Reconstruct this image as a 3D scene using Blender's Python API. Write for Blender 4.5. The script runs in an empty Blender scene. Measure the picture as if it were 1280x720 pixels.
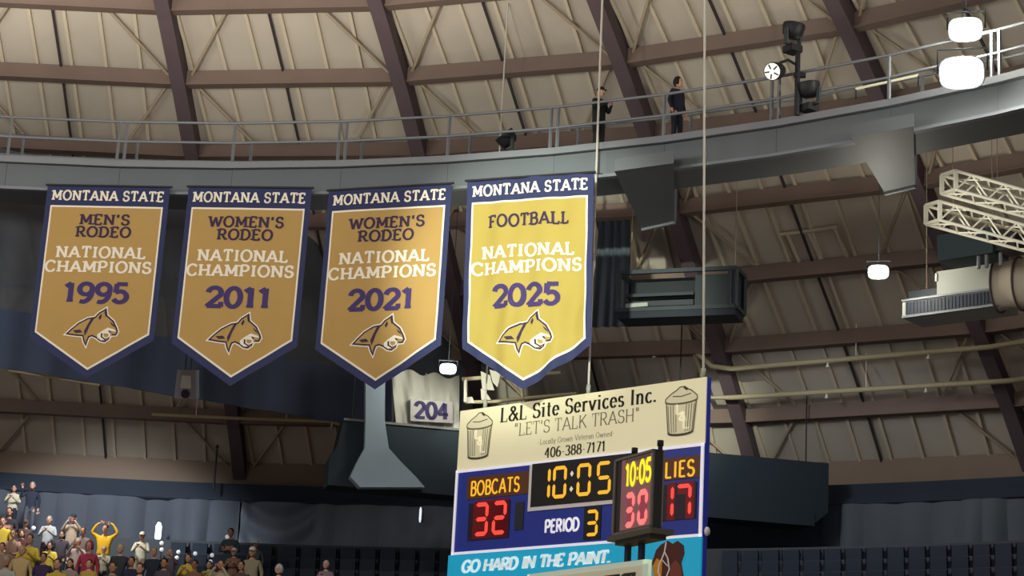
import bpy, bmesh, math, random
from mathutils import Vector, Matrix
random.seed(7)
C = bpy.context.scene.collection
SC = bpy.context.scene
PI = math.pi
R = math.radians

# ------------------------------------------------------------------ camera
CAM_D, YAW, PITCH, ROLL, F_PX = 21.954, 0.60104, 0.258486, 0.052577, 2616.2
CAM = Vector((0, -CAM_D, 0))
_F = Vector((math.sin(YAW) * math.cos(PITCH), math.cos(YAW) * math.cos(PITCH), math.sin(PITCH)))
_R0 = Vector((math.cos(YAW), -math.sin(YAW), 0))
_U0 = _R0.cross(_F)
_R = math.cos(ROLL) * _R0 + math.sin(ROLL) * _U0
_U = -math.sin(ROLL) * _R0 + math.cos(ROLL) * _U0
cam = bpy.data.objects.new('camera', bpy.data.cameras.new('camera'))
C.objects.link(cam)
cam.matrix_world = Matrix(((_R.x, _U.x, -_F.x, CAM.x), (_R.y, _U.y, -_F.y, CAM.y), (_R.z, _U.z, -_F.z, CAM.z), (0, 0, 0, 1)))
cam.data.sensor_width = 36
cam.data.lens = F_PX / 1280 * 36
cam.data.clip_end = 400
SC.camera = cam

# ------------------------------------------------------------------ light
SC.view_settings.view_transform = 'Standard'
SC.view_settings.look = 'None'
SC.view_settings.exposure = 0
SC.view_settings.gamma = 1
SC.view_settings.use_curve_mapping = False
W = bpy.data.worlds.new('world')
SC.world = W
W.use_nodes = True
W.node_tree.nodes['Background'].inputs[0].default_value = (0.92, 0.94, 1.0, 1)
W.node_tree.nodes['Background'].inputs[1].default_value = 0.25


def lamp(kind, name, loc, energy, color=(1, 1, 1), target=None, **kw):
    l = bpy.data.lights.new(name, kind)
    l.energy = energy
    l.color = color
    for k, v in kw.items():
        setattr(l, k, v)
    o = bpy.data.objects.new(name, l)
    C.objects.link(o)
    o.location = loc
    if target is not None:
        d = (Vector(target) - Vector(loc)).normalized()
        o.rotation_euler = d.to_track_quat('-Z', 'Y').to_euler()
    return o


# ------------------------------------------------------------------ pixel helpers (1280x720 frame)
def ray(x, y):
    return (_F + (x - 640) / F_PX * _R - (y - 360) / F_PX * _U).normalized()


def at_d(x, y, d):
    return CAM + ray(x, y) * d


def at_z(x, y, z):
    v = ray(x, y)
    return CAM + v * (z / v.z)


def on_cyl(x, y, r):
    v = ray(x, y)
    a = v.x ** 2 + v.y ** 2
    b = CAM.x * v.x + CAM.y * v.y
    c = CAM.x ** 2 + CAM.y ** 2 - r * r
    return CAM + v * ((-b + math.sqrt(b * b - a * c)) / a)


def on_plane(x, y, p, n):
    v = ray(x, y)
    return CAM + v * ((p - CAM).dot(n) / v.dot(n))


def px(P):
    v = P - CAM
    z = v.dot(_F)
    return 640 + F_PX * v.dot(_R) / z, 360 - F_PX * v.dot(_U) / z


def solve_along(P, d, x):
    """distance t so that P + t d lands in pixel column x"""
    n = (_R - _F * ((x - 640) / F_PX))
    return (CAM - P).dot(n) / d.dot(n)


def vp_dir(x, y):
    v = ray(x, y)
    v.z = 0
    return v.normalized()


# banner spotlight, then unseen lamps added to light court, dome, stands and truss
lamp('SPOT', 'banner_spotlight', (2, -9, 13.5), 64000, (.95, 1, .82), at_d(674, 354, 49.5), spot_size=R(13), spot_blend=.6, shadow_soft_size=.3)
for az, e in ((10, 3000), (28, 3000), (48, 2400), (68, 1300)):
    a = R(az)
    lamp('POINT', 'court_fill', (22 * math.sin(a), 22 * math.cos(a), 15.2), e * .40, (1, .95, .87), shadow_soft_size=1.2)
for az, e in ((6, 22000), (25, 19500), (44, 14500), (62, 8500)):
    a = R(az)
    lamp('SPOT', 'dome_fill', (9 * math.sin(a), 9 * math.cos(a), 9), e, (1, .95, .86), (27 * math.sin(a), 27 * math.cos(a), 23), spot_size=R(44), spot_blend=.75, shadow_soft_size=.5)
for az, r, z, e in ((20, 38.0, 12.2, 620), (35, 38.0, 12.2, 1900), (63, 36.5, 12.0, 500)):
    a = R(az)
    lamp('SPOT', 'stand_fill', (r * math.sin(a), r * math.cos(a), z), e, (.92, .96, 1), ((r + 4.5) * math.sin(a), (r + 4.5) * math.cos(a), z - 4.9), spot_size=R(82 if az < 50 else 130), spot_blend=.4, shadow_soft_size=.5)
lamp('SPOT', 'truss_fill', at_d(1120, 520, 19), 1700, (1, .97, .86), at_d(1250, 255, 26), spot_size=R(14), spot_blend=.5, shadow_soft_size=.2)


# ------------------------------------------------------------------ materials
def srgb(c):
    return tuple(((v / 255) / 12.92 if v / 255 <= .04045 else ((v / 255 + .055) / 1.055) ** 2.4) for v in c)


MATS = {}


def mat(name, col, rough=.6, metal=0, noise=.0, scale=4, bump=0, emit=None, alpha=None, spec=.3, transl=0):
    if name in MATS:
        return MATS[name]
    m = bpy.data.materials.new(name)
    m.use_nodes = True
    nt = m.node_tree
    b = nt.nodes['Principled BSDF']
    c = srgb(col)
    b.inputs['Base Color'].default_value = (*c, 1)
    b.inputs['Roughness'].default_value = rough
    b.inputs['Metallic'].default_value = metal
    b.inputs['Specular IOR Level'].default_value = spec
    if noise or bump:
        tc = nt.nodes.new('ShaderNodeTexCoord')
        n = nt.nodes.new('ShaderNodeTexNoise')
        n.inputs['Scale'].default_value = scale
        n.inputs['Detail'].default_value = 5
        nt.links.new(tc.outputs['Object'], n.inputs['Vector'])
        if noise:
            mx = nt.nodes.new('ShaderNodeMix')
            mx.data_type = 'RGBA'
            mx.inputs[6].default_value = (*[v * (1 - noise) for v in c], 1)
            mx.inputs[7].default_value = (*[min(1, v * (1 + noise)) for v in c], 1)
            nt.links.new(n.outputs['Fac'], mx.inputs[0])
            nt.links.new(mx.outputs[2], b.inputs['Base Color'])
        if bump:
            bp = nt.nodes.new('ShaderNodeBump')
            bp.inputs['Strength'].default_value = bump
            bp.inputs['Distance'].default_value = .05
            nt.links.new(n.outputs['Fac'], bp.inputs['Height'])
            nt.links.new(bp.outputs['Normal'], b.inputs['Normal'])
    if emit:
        b.inputs['Emission Color'].default_value = (*srgb(emit[0]), 1)
        b.inputs['Emission Strength'].default_value = emit[1]
    if alpha is not None:
        b.inputs['Alpha'].default_value = alpha
    if transl:
        out = nt.nodes['Material Output']
        t = nt.nodes.new('ShaderNodeBsdfTranslucent')
        t.inputs[0].default_value = (*c, 1)
        ms = nt.nodes.new('ShaderNodeMixShader')
        ms.inputs[0].default_value = transl
        nt.links.new(b.outputs[0], ms.inputs[1])
        nt.links.new(t.outputs[0], ms.inputs[2])
        nt.links.new(ms.outputs[0], out.inputs[0])
    MATS[name] = m
    return m


deck_m = mat('tan_roof_deck', (186, 177, 162), .8, noise=.16, scale=.7)
batten_m = mat('pale_batten', (198, 186, 164), .7)
rod_m = mat('dark_rod', (60, 52, 54), .6)
brace_m = mat('brace_steel', (170, 154, 132), .6)
rib_m = mat('rib_timber', (94, 80, 84), .7, noise=.12, scale=1.5)
ringb_m = mat('purlin_timber', (122, 104, 94), .7, noise=.14, scale=1.2)
eave_m = mat('eave_timber', (132, 114, 98), .7, noise=.1, scale=1.2)
steel_m = mat('catwalk_steel', (124, 130, 138), .55, .2, noise=.08, scale=1)
rail_m = mat('rail_steel', (128, 132, 138), .5, .2)
fascia_m = mat('catwalk_fascia', (104, 110, 114), .6, .1, noise=.1, scale=.8)
navy_cloth = mat('navy_drape', (76, 88, 114), .85, noise=.12, scale=.6)
grey_cloth = mat('charcoal_drape', (122, 130, 142), .8, noise=.1, scale=.8)
shade_m = mat('grey_shade_sheet', (92, 100, 112), .9, noise=.2, scale=.5, alpha=.72)
valance_m = mat('navy_valance', (50, 59, 72), .8, noise=.12, scale=.8)
dark_m = mat('dark_navy_panel', (36, 48, 56), .7, noise=.1, scale=.8)
black_m = mat('black_metal', (38, 38, 42), .5)
char_m = mat('charcoal_metal', (58, 64, 70), .55)
pipe_m = mat('cream_pipe', (176, 166, 134), .5)
cream_m = mat('cream_paint', (232, 230, 212), .5)
white_m = mat('white_paint', (232, 232, 230), .5)
gold_m = mat('gold_cloth', (191, 156, 92), .75, noise=.05, scale=2, transl=.12)
navyb_m = mat('banner_navy', (52, 58, 98), .75, noise=.06, scale=2, transl=.12)
bwhite_m = mat('banner_white', (240, 232, 214), .75)
bnavy_text = mat('banner_dark_letter', (60, 44, 70), .75)
cable_m = mat('pale_cable', (196, 192, 182), .6)
lamp_m = mat('lit_lens', (255, 250, 235), .4, emit=((255, 248, 226), 40))
grey_m = mat('light_grey_metal', (172, 176, 166), .5, noise=.06, scale=1)
duct_m = mat('duct_fabric', (196, 186, 166), .7)
wood_floor = mat('court_wood', (190, 150, 100), .4, noise=.1, scale=2)
conc_m = mat('stand_concrete', (78, 82, 88), .85, noise=.1, scale=2)


# ------------------------------------------------------------------ mesh helper
class MB:
    def __init__(s):
        s.v, s.f, s.m, s.sm = [], [], [], []

    def face(s, pts, m=0, smooth=False):
        i = len(s.v)
        s.v += [Vector(p) for p in pts]
        s.f.append(list(range(i, i + len(pts))))
        s.m.append(m)
        s.sm.append(smooth)

    def grid(s, rows, m=0, smooth=True, closed=False):
        i = len(s.v)
        nu = len(rows[0])
        for r in rows:
            s.v += [Vector(p) for p in r]
        for a in range(len(rows) - 1):
            for b in range(nu if closed else nu - 1):
                c = (b + 1) % nu
                s.f.append([i + a * nu + b, i + a * nu + c, i + (a + 1) * nu + c, i + (a + 1) * nu + b])
                s.m.append(m)
                s.sm.append(smooth)

    def hexa(s, c8, m=0):
        i = len(s.v)
        s.v += [Vector(p) for p in c8]
        for q in ((0, 3, 2, 1), (4, 5, 6, 7), (0, 1, 5, 4), (1, 2, 6, 5), (2, 3, 7, 6), (3, 0, 4, 7)):
            s.f.append([i + k for k in q])
            s.m.append(m)
            s.sm.append(False)

    def box(s, c, sx, sy, sz, ax=None, m=0):
        c = Vector(c)
        X, Y, Z = ax or (Vector((1, 0, 0)), Vector((0, 1, 0)), Vector((0, 0, 1)))
        X, Y, Z = X * sx / 2, Y * sy / 2, Z * sz / 2
        s.hexa([c - X - Y - Z, c + X - Y - Z, c + X + Y - Z, c - X + Y - Z,
                c - X - Y + Z, c + X - Y + Z, c + X + Y + Z, c - X + Y + Z], m)

    def beam(s, a, b, w, h, up=None, m=0):
        a, b = Vector(a), Vector(b)
        d = (b - a)
        L = d.length
        d.normalize()
        up = Vector(up) if up is not None else Vector((0, 0, 1))
        side = d.cross(up)
        if side.length < 1e-4:
            side = d.cross(Vector((0, 1, 0)))
        side.normalize()
        u = side.cross(d)
        s.box((a + b) / 2, L, w, h, (d, side, u), m)

    def tube(s, pts, r, n=8, m=0, cap=True):
        pts = [Vector(p) for p in pts]
        rs = r if isinstance(r, (list, tuple)) else [r] * len(pts)
        rows = []
        ref = None
        for i, p in enumerate(pts):
            d = (pts[min(i + 1, len(pts) - 1)] - pts[max(i - 1, 0)]).normalized()
            if ref is None:
                ref = Vector((0, 0, 1)) if abs(d.z) < .9 else Vector((1, 0, 0))
            a = d.cross(ref).normalized()
            b = a.cross(d).normalized()
            ref = b
            rows.append([p + (a * math.cos(2 * PI * k / n) + b * math.sin(2 * PI * k / n)) * rs[i] for k in range(n)])
        s.grid(rows, m, True, True)
        if cap:
            s.face(rows[0], m)
            s.face(rows[-1][::-1], m)

    def ell(s, c, rx, ry, rz, n=12, k=8, m=0, z0=-1, ax=None):
        c = Vector(c)
        X, Y, Z = ax or (Vector((1, 0, 0)), Vector((0, 1, 0)), Vector((0, 0, 1)))
        rows = []
        a0 = math.asin(z0)
        for i in range(k + 1):
            t = a0 + (PI / 2 - a0) * i / k
            rows.append([c + X * rx * math.cos(t) * math.cos(2 * PI * j / n) + Y * ry * math.cos(t) * math.sin(2 * PI * j / n) + Z * rz * math.sin(t) for j in range(n)])
        s.grid(rows, m, True, True)

    def lathe(s, a, d, prof, n=16, m=0):
        """prof: list of (distance along d, radius)"""
        a, d = Vector(a), Vector(d).normalized()
        ref = Vector((0, 0, 1)) if abs(d.z) < .9 else Vector((1, 0, 0))
        x = d.cross(ref).normalized()
        y = x.cross(d)
        s.grid([[a + d * t + (x * math.cos(2 * PI * k / n) + y * math.sin(2 * PI * k / n)) * r for k in range(n)] for t, r in prof], m, True, True)

    def build(s, name, mats, parent=None, merge=True, origin=None):
        me = bpy.data.meshes.new(name)
        o0 = Vector(origin) if origin is not None else (parent_origin(parent) if parent else Vector((0, 0, 0)))
        me.from_pydata([p - o0 for p in s.v], [], s.f)
        for m in (mats if isinstance(mats, (list, tuple)) else [mats]):
            me.materials.append(m)
        me.polygons.foreach_set('material_index', s.m)
        me.polygons.foreach_set('use_smooth', s.sm)
        me.update()
        o = bpy.data.objects.new(name, me)
        C.objects.link(o)
        if parent:
            o.parent = parent
        else:
            o.location = o0
        return o


def parent_origin(p):
    v = Vector((0, 0, 0))
    while p:
        v += p.location
        p = p.parent
    return v


def tag(o, label=None, cat=None, group=None, kind=None):
    if label:
        o['label'] = label
    if cat:
        o['category'] = cat
    if group:
        o['group'] = group
    if kind:
        o['kind'] = kind
    return o


def thing(name, loc, label, cat, group=None):
    o = bpy.data.objects.new(name, None)
    o.empty_display_size = .2
    C.objects.link(o)
    o.location = loc
    return tag(o, label, cat, group)


def copy_tree(o, parent=None):
    c = o.copy()
    C.objects.link(c)
    if parent:
        c.parent = parent
    for ch in list(o.children):
        copy_tree(ch, c)
    return c


UP = Vector((0, 0, 1))

# ------------------------------------------------------------------ dome
NRIB = 36
PH = 0.697946
RS = math.exp(4.194145)
RE = 45.7
HE = 10.5111
ring_obs = [32.4423, 34.5220, 36.5246, 38.4699, 40.3776, 42.3089, 44.2156, 45.7]
dz_obs = [.0756, .0536, -.0118, -.0859, -.1224, .0050, .0744, .0115]
ZC = HE - math.sqrt(RS ** 2 - RE ** 2)


def zdome(r):
    return ZC + math.sqrt(RS ** 2 - r * r)


rings = [(r, zdome(r)) for r in (13.5, 16, 18.5, 20.9, 23.3, 25.7, 28.0, 30.25)] + [(r, zdome(r) + d) for r, d in zip(ring_obs, dz_obs)]
NR = len(rings)
K0, K1 = -5, 11


def node(k, j, up=0):
    a = PH + (k - 1) * 2 * PI / NRIB
    r, z = rings[j]
    return Vector((r * math.sin(a), r * math.cos(a), z + up))


ceil = MB()
for k in range(K0, K1):
    for j in range(NR - 1):
        ceil.face([node(k, j, .22), node(k + 1, j, .22), node(k + 1, j + 1, .22), node(k, j + 1, .22)])
ceil_o = tag(ceil.build('ceiling', deck_m), 'domed roof deck of tan boards between purple-brown ribs', 'ceiling', kind='structure')
bat, rod, brc = MB(), MB(), MB()
for k in range(K0, K1):
    for j in range(5, NR - 1):
        A0, A1, B0, B1 = node(k, j, .16), node(k + 1, j, .16), node(k, j + 1, .16), node(k + 1, j + 1, .16)
        t = (A1 - A0).normalized()
        wa, wb = (A1 - A0).length / 2, (B1 - B0).length / 2
        ma, mb = (A0 + A1) / 2, (B0 + B1) / 2
        for s in range(-4, 5):
            u = s * .92 + .1
            if abs(u) < wb - .12:
                if abs(u) < wa - .1:
                    p0 = ma + t * u
                else:
                    f = (abs(u) - wa + .1) / (wb - wa)
                    p0 = ma.lerp(mb, min(1, max(0, f))) + t * u
                bat.beam(p0, mb + t * u, .085, .1)
        rod.beam(ma + t * -.18 - UP * .08, mb + t * -.18 - UP * .08, .06, .06)
        if j % 2 == 0 and j >= 6:      # knee braces spread from the node up and down
            for kk, sg in ((k, 1), (k + 1, -1)):
                P = node(kk, j + 1, .0) + t * sg * .25
                brc.tube([P, ma + t * (-sg * (wa - 1.75)) - UP * .1], .045, 5)
                if j + 2 < NR:
                    C0, C1 = node(k, j + 2, .0), node(k + 1, j + 2, .0)
                    Q = (C0 + C1) / 2 + t * (-sg * ((C1 - C0).length / 2 - 1.9))
                    brc.tube([P, Q.lerp(P, .12)], .045, 5)
tag(bat.build('roof_batten', batten_m, ceil_o), 'thin pale battens running down the tan roof deck', kind='stuff')
hatch = MB()


def on_dome(x, y):
    v = ray(x, y)
    t = 40
    while t < 75:
        p = CAM + v * t
        if p.z > zdome(math.hypot(p.x, p.y)) - .08:
            return p
        t += .05
    return CAM + v * 60


for q in ([(976, 291), (1047, 281)], [(984, 290), (1001, 329)], [(1010, 287), (1028, 326)], [(1042, 282), (1061, 321)]):
    hatch.tube([on_dome(*q[0]) - UP * .05, on_dome(*q[1]) - UP * .05], .06, 6)
tag(hatch.build('hatch_frame', batten_m, ceil_o), 'pale hatch framing nailed across the battens')
tag(rod.build('dark_tie_rod', rod_m, ceil_o), 'thin dark rods down the middle of each roof bay', kind='stuff')
tag(brc.build('knee_brace', brace_m, ceil_o), 'thin diagonal steel braces between ribs and rings', kind='stuff')
for k in range(K0, K1 + 1):
    m = MB()
    a = PH + (k - 1) * 2 * PI / NRIB
    tan = Vector((math.cos(a), -math.sin(a), 0)) * .19
    rows = []
    for j in range(3, NR):
        p = node(k, j)
        rows.append([p - tan + UP * .2, p + tan + UP * .2, p + tan - UP * .42, p - tan - UP * .42])
    m.grid(rows, 0, False, True)
    m.face(rows[-1])
    tag(m.build('roof_rib', rib_m), 'purple-brown timber rib curving down the dome', 'rib', 'dome ribs', 'structure')
for j in range(3, NR):
    m = MB()
    for k in range(K0, K1):
        p, q = node(k, j), node(k + 1, j)
        if j == NR - 1:
            m.beam(p - UP * .12, q - UP * .12, .3, .78)
        else:
            m.beam(p, q, .26, .36)
            m.beam(p - UP * .2, q - UP * .2, .34, .05)
    tag(m.build('ring_beam', eave_m if j == NR - 1 else ringb_m), 'brown timber ring beam around the dome', 'beam', 'dome ring beams', 'structure')


# ------------------------------------------------------------------ wall, bowl, floor
def az_pt(a, r, z):
    return Vector((r * math.sin(a), r * math.cos(a), z))


AZ0, AZ1 = R(10), R(92)


def ring_strip(mb, r0, z0, r1, z1, a0=AZ0, a1=AZ1, n=60):
    mb.grid([[az_pt(a0 + (a1 - a0) * i / n, r0, z0) for i in range(n + 1)], [az_pt(a0 + (a1 - a0) * i / n, r1, z1) for i in range(n + 1)]], 0, True)


m = MB()
ring_strip(m, 46.1, 10.95, 46.1, 2)
tag(m.build('wall_far', dark_m), 'dark wall below the dome eave', 'wall', kind='structure')
m = MB()
for r0, z0, r1, z1 in ((45.0, 10.05, 45.0, 9.62), (45.0, 9.62, 44.72, 9.60), (44.72, 9.60, 44.72, 9.44), (44.72, 9.44, 45.0, 9.44)):
    ring_strip(m, r0, z0, r1, z1)
ring_strip(m, 45.0, 10.05, 45.9, 10.05)
tag(m.build('trim_valance', valance_m), 'navy valance band under the eave', 'trim', kind='structure')

WALK_Z, WALK_R = 7.9, 43.2
ROWS = [(WALK_R, WALK_Z)] + [(41.7 - .85 * i, 7.0 - .42 * i) for i in range(14)]
bowl = MB()
ring_strip(bowl, 45.4, WALK_Z, 42.2, WALK_Z)
ring_strip(bowl, 42.2, WALK_Z, 42.2, ROWS[1][1])
for i, (r, z) in enumerate(ROWS[1:]):
    ring_strip(bowl, r + .5, z, r - .35, z)
    ring_strip(bowl, r - .35, z, r - .35, z - .42)
r_end = ROWS[-1][0] - .35
ring_strip(bowl, r_end, ROWS[-1][1] - .42, r_end, -1.6)
tag(bowl.build('seating_bowl', conc_m), 'stepped grey seating bowl under the far stands', 'stand', kind='structure')
m = MB()
m.face([az_pt(2 * PI * i / 64, 29.5, -1.6) for i in range(64)][::-1])
tag(m.build('floor', wood_floor), 'wooden arena floor', 'floor', kind='structure')


# draped curtains on the far wall
def curtain(name, a0, a1, zt, zb, fold, swags, label, n=420):
    rows = []
    rnd = random.Random(hash(label) % 1000 if False else len(label))
    fr = [(rnd.uniform(.6, 1.3), rnd.uniform(0, 6)) for _ in range(4)]
    nv = 26
    for jv in range(nv + 1):
        v = jv / nv
        row = []
        for i in range(n + 1):
            a = a0 + (a1 - a0) * i / n
            s = a * 44
            d = fold * ((.5) * math.sin(s * 2.6 * fr[0][0] + fr[0][1] + .6 * v) + .35 * math.sin(s * 4.4 * fr[1][0] + fr[1][1] - 1.2 * v * math.sin(s * .7)) + .55 * abs(math.sin(s * 4.1 + fr[2][1] + .8 * math.sin(s * 1.3)))) * (.55 + .45 * v)
            for sc, sw, depth in swags:
                t = (s - sc) / sw
                if abs(t) < 1:
                    k = 1 - t * t
                    w = max(0, 1 - abs(t))
                    d = d * (1 - .8 * min(1, 3 * w)) + .16 * math.sin((v * 1.9 - .95 * k) * 5.2) * min(1, 4 * w) * (1 - .35 * v)
            row.append(az_pt(a, 44.55 - d, zt + (zb - zt) * v + (.05 * math.sin(s * 1.1) if jv == nv else 0)))
        rows.append(row)
    mb = MB()
    mb.grid(rows, 0, True)
    mb.grid([[p - Vector((p.x, p.y, 0)).normalized() * -.03 for p in rw] for rw in rows], 0, True)
    o = mb.build(name, grey_cloth, origin=az_pt((a0 + a1) / 2, 44.5, zb))
    hem = MB()
    hem.tube([az_pt(a0 + (a1 - a0) * i / 40, 44.5, zt + .03) for i in range(41)], .035, 6)
    hem.build('top_hem', valance_m, o)
    return tag(o, label, 'curtain', 'wall curtains')


def azof(x, y, r=44.5):
    p = on_cyl(x, y, r)
    return math.atan2(p.x, p.y)


a_l, a_m, a_r0 = azof(-90, 640), azof(302, 640), azof(575, 640)
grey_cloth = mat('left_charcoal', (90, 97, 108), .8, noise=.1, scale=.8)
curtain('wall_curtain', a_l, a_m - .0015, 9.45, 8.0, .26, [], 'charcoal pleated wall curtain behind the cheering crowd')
grey_cloth = MATS['charcoal_drape']
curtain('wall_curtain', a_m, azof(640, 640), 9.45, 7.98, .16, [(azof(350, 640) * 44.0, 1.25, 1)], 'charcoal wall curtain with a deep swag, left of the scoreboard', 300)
grey_keep = grey_cloth
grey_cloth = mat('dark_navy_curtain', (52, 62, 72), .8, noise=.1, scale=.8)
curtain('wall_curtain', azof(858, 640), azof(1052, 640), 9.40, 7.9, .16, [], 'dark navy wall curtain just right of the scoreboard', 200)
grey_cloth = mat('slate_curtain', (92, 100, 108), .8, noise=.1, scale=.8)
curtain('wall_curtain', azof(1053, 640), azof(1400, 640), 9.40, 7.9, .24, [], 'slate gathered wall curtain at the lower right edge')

# ------------------------------------------------------------------ catwalk
HC = 15.94
cat_px = [(-410, 150), (-265, 183), (-140, 197), (13, 203), (150, 203), (290, 205), (425, 202), (560, 198), (695, 190), (830, 173), (965, 150), (1105, 123), (1240, 95)]
ca = []
for x, y in cat_px[2:]:
    p = at_z(x, y, HC)
    ca.append(math.atan2(p.x, p.y))
st = (ca[-1] - ca[1]) / (len(ca) - 2)
ca = [ca[0] - st * 2, ca[0] - st] + ca + [ca[-1] + st, ca[-1] + 2 * st]
RI = 32.0
cw_in = [az_pt(a, RI, HC) for a in ca]
WID = 1.5
cw_out = [az_pt(a, RI + WID, HC) for a in ca]
cw = thing('catwalk', cw_in[5], 'grey steel ring catwalk with pipe railings under the dome', 'catwalk')
deck, fasc, ledge, skirt = MB(), MB(), MB(), MB()
posts = []
for i in range(len(ca) - 1):
    a, b, c, d = cw_in[i], cw_in[i + 1], cw_out[i + 1], cw_out[i]
    e = UP
    deck.hexa([a - e * .12, b - e * .12, c - e * .12, d - e * .12, a, b, c, d])
    n = ((a + b) / 2).copy()
    n.z = 0
    n.normalize()
    ledge.beam(a + n * -.03 - e * .05, b + n * -.03 - e * .05, .1, .16)
    fasc.hexa([a + n * .08 - e * .78, b + n * .08 - e * .78, c - n * .08 - e * .78, d - n * .08 - e * .78, a + n * .08 - e * .13, b + n * .08 - e * .13, c - n * .08 - e * .13, d - n * .08 - e * .13])
    skirt.beam(a + n * .0 - e * .80, b + n * .0 - e * .80, .16, .07)
deck.build('walkway_deck', steel_m, cw)
fasc.build('box_girder', fascia_m, cw)
tag(ledge.build('edge_beam', rail_m, cw), 'pale steel edge beam')
skirt.build('lower_flange', steel_m, cw)
for side, pts, rr in (('inner', cw_in, .035), ('outer', cw_out, .03)):
    for h, nm in ((1.07, 'top_rail'), (.55, 'middle_rail')):
        mb = MB()
        mb.tube([p + UP * h for p in pts], rr, 6)
        mb.build(nm, rail_m, cw)
    for i, p in enumerate(pts):
        t = Vector((p.y, -p.x, 0)).normalized()
        offs = (-.09, .09) if i % 2 == 0 and side == 'inner' else (0,)
        for q in offs:
            mb = MB()
            mb.beam(p + t * q, p + t * q + UP * 1.07, .06, .06)
            mb.build('rail_post', rail_m, cw)
# radial walkway arms under the catwalk
for (q, px_edge) in (([(768, 214), (842, 204), (843, 277), (803, 286)], 843), ([(1064, 172), (1142, 158), (1144, 232), (1106, 241)], 1144)):
    za = HC - .85
    b = [at_z(x, y, za) for x, y in q]
    mb = MB()
    mb.hexa([p + UP * 0 for p in (b[0], b[1], b[2], b[3])] + [p + UP * .3 for p in (b[0], b[1], b[2], b[3])])
    arm = mb.build('radial_arm', fascia_m, cw)
    mb = MB()
    mb.beam(b[2] - UP * .02, b[3] - UP * .02, .08, .08)
    mb.build('arm_edge', rail_m, arm)
    mb = MB()
    mb.beam(b[2], b[2] + UP * 1.1, .06, .06)
    mb.build('arm_post', rail_m, arm)

# ------------------------------------------------------------------ stroke lettering
def arc(cx, cy, rx, ry, a0, a1, n=9):
    return [(cx + rx * math.cos(R(a0 + (a1 - a0) * i / n)), cy + ry * math.sin(R(a0 + (a1 - a0) * i / n))) for i in range(n + 1)]


G = {}


def g(ch, w, strokes, serifs=(), ticks=()):
    G[ch] = (w, strokes, serifs, ticks)


g('A', .84, [[(.04, 0), (.42, 1)], [(.42, 1), (.80, 0)], [(.2, .32), (.64, .32)]], [(.04, 0), (.80, 0)])
g('B', .70, [[(.12, 0), (.12, 1)], [(.12, 1), (.38, 1)] + arc(.38, .77, .22, .23, 90, -90) + [(.12, .54)], [(.12, .54), (.40, .54)] + arc(.40, .27, .26, .27, 90, -90) + [(.12, 0)]], [(.06, 0), (.06, 1)])
g('C', .78, [arc(.42, .5, .38, .5, 48, 312, 18)], (), [(.69, .87), (.69, .15)])
g('D', .80, [[(.12, 0), (.12, 1)], [(.12, 1), (.34, 1)] + arc(.34, .5, .40, .5, 90, -90, 14) + [(.12, 0)]], [(.06, 0), (.06, 1)])
g('E', .66, [[(.12, 0), (.12, 1)], [(.12, 1), (.58, 1)], [(.12, .52), (.48, .52)], [(.12, 0), (.6, 0)]], [(.06, 0), (.06, 1)], [(.58, .92), (.6, .08)])
g('F', .64, [[(.12, 0), (.12, 1)], [(.12, 1), (.58, 1)], [(.12, .5), (.48, .5)]], [(.12, 0), (.06, 1)], [(.58, .92)])
g('G', .82, [arc(.42, .5, .38, .5, 48, 345, 18) + [(.79, .44), (.5, .44)]], (), [(.69, .87)])
g('H', .84, [[(.12, 0), (.12, 1)], [(.72, 0), (.72, 1)], [(.12, .5), (.72, .5)]], [(.12, 0), (.12, 1), (.72, 0), (.72, 1)])
g('I', .36, [[(.18, 0), (.18, 1)]], [(.18, 0), (.18, 1)])
g('K', .80, [[(.12, 0), (.12, 1)], [(.70, 1), (.14, .42)], [(.32, .58), (.74, 0)]], [(.12, 0), (.12, 1), (.72, 0), (.68, 1)])
g('L', .64, [[(.12, 0), (.12, 1)], [(.12, 0), (.58, 0)]], [(.12, 1), (.06, 0)], [(.58, .09)])
g('M', .98, [[(.12, 0), (.14, 1)], [(.14, 1), (.49, .2)], [(.49, .2), (.84, 1)], [(.84, 1), (.86, 0)]], [(.12, 0), (.86, 0), (.08, 1), (.90, 1)])
g('N', .86, [[(.12, 0), (.12, 1)], [(.12, 1), (.74, 0)], [(.74, 0), (.74, 1)]], [(.12, 0), (.08, 1), (.74, 1)])
g('O', .86, [arc(.43, .5, .39, .5, 0, 360, 24)])
g('P', .70, [[(.12, 0), (.12, 1)], [(.12, 1), (.38, 1)] + arc(.38, .73, .26, .27, 90, -90) + [(.12, .46)]], [(.12, 0), (.06, 1)])
g('R', .76, [[(.12, 0), (.12, 1)], [(.12, 1), (.38, 1)] + arc(.38, .74, .25, .26, 90, -90) + [(.12, .48)], [(.36, .48), (.68, 0)]], [(.12, 0), (.06, 1), (.70, 0)])
g('S', .66, [arc(.33, .75, .25, .25, 25, 270, 12)[:-1] + arc(.33, .25, .28, .26, 90, -155, 12)], (), [(.56, .86), (.07, .16)])
g('T', .72, [[(.36, 0), (.36, 1)], [(.04, 1), (.68, 1)]], [(.36, 0)], [(.05, .91), (.67, .91)])
g('W', 1.1, [[(.04, 1), (.30, 0)], [(.30, 0), (.55, .9)], [(.55, .9), (.80, 0)], [(.80, 0), (1.06, 1)]], [(.04, 1), (1.06, 1)])
g('Y', .8, [[(.04, 1), (.4, .45)], [(.76, 1), (.4, .45)], [(.4, .45), (.4, 0)]], [(.04, 1), (.76, 1), (.4, 0)])
g('Z', .7, [[(.06, 1), (.64, 1)], [(.64, 1), (.06, 0)], [(.06, 0), (.64, 0)]])
g('0', .66, [arc(.33, .5, .27, .5, 0, 360, 22)])
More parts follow.
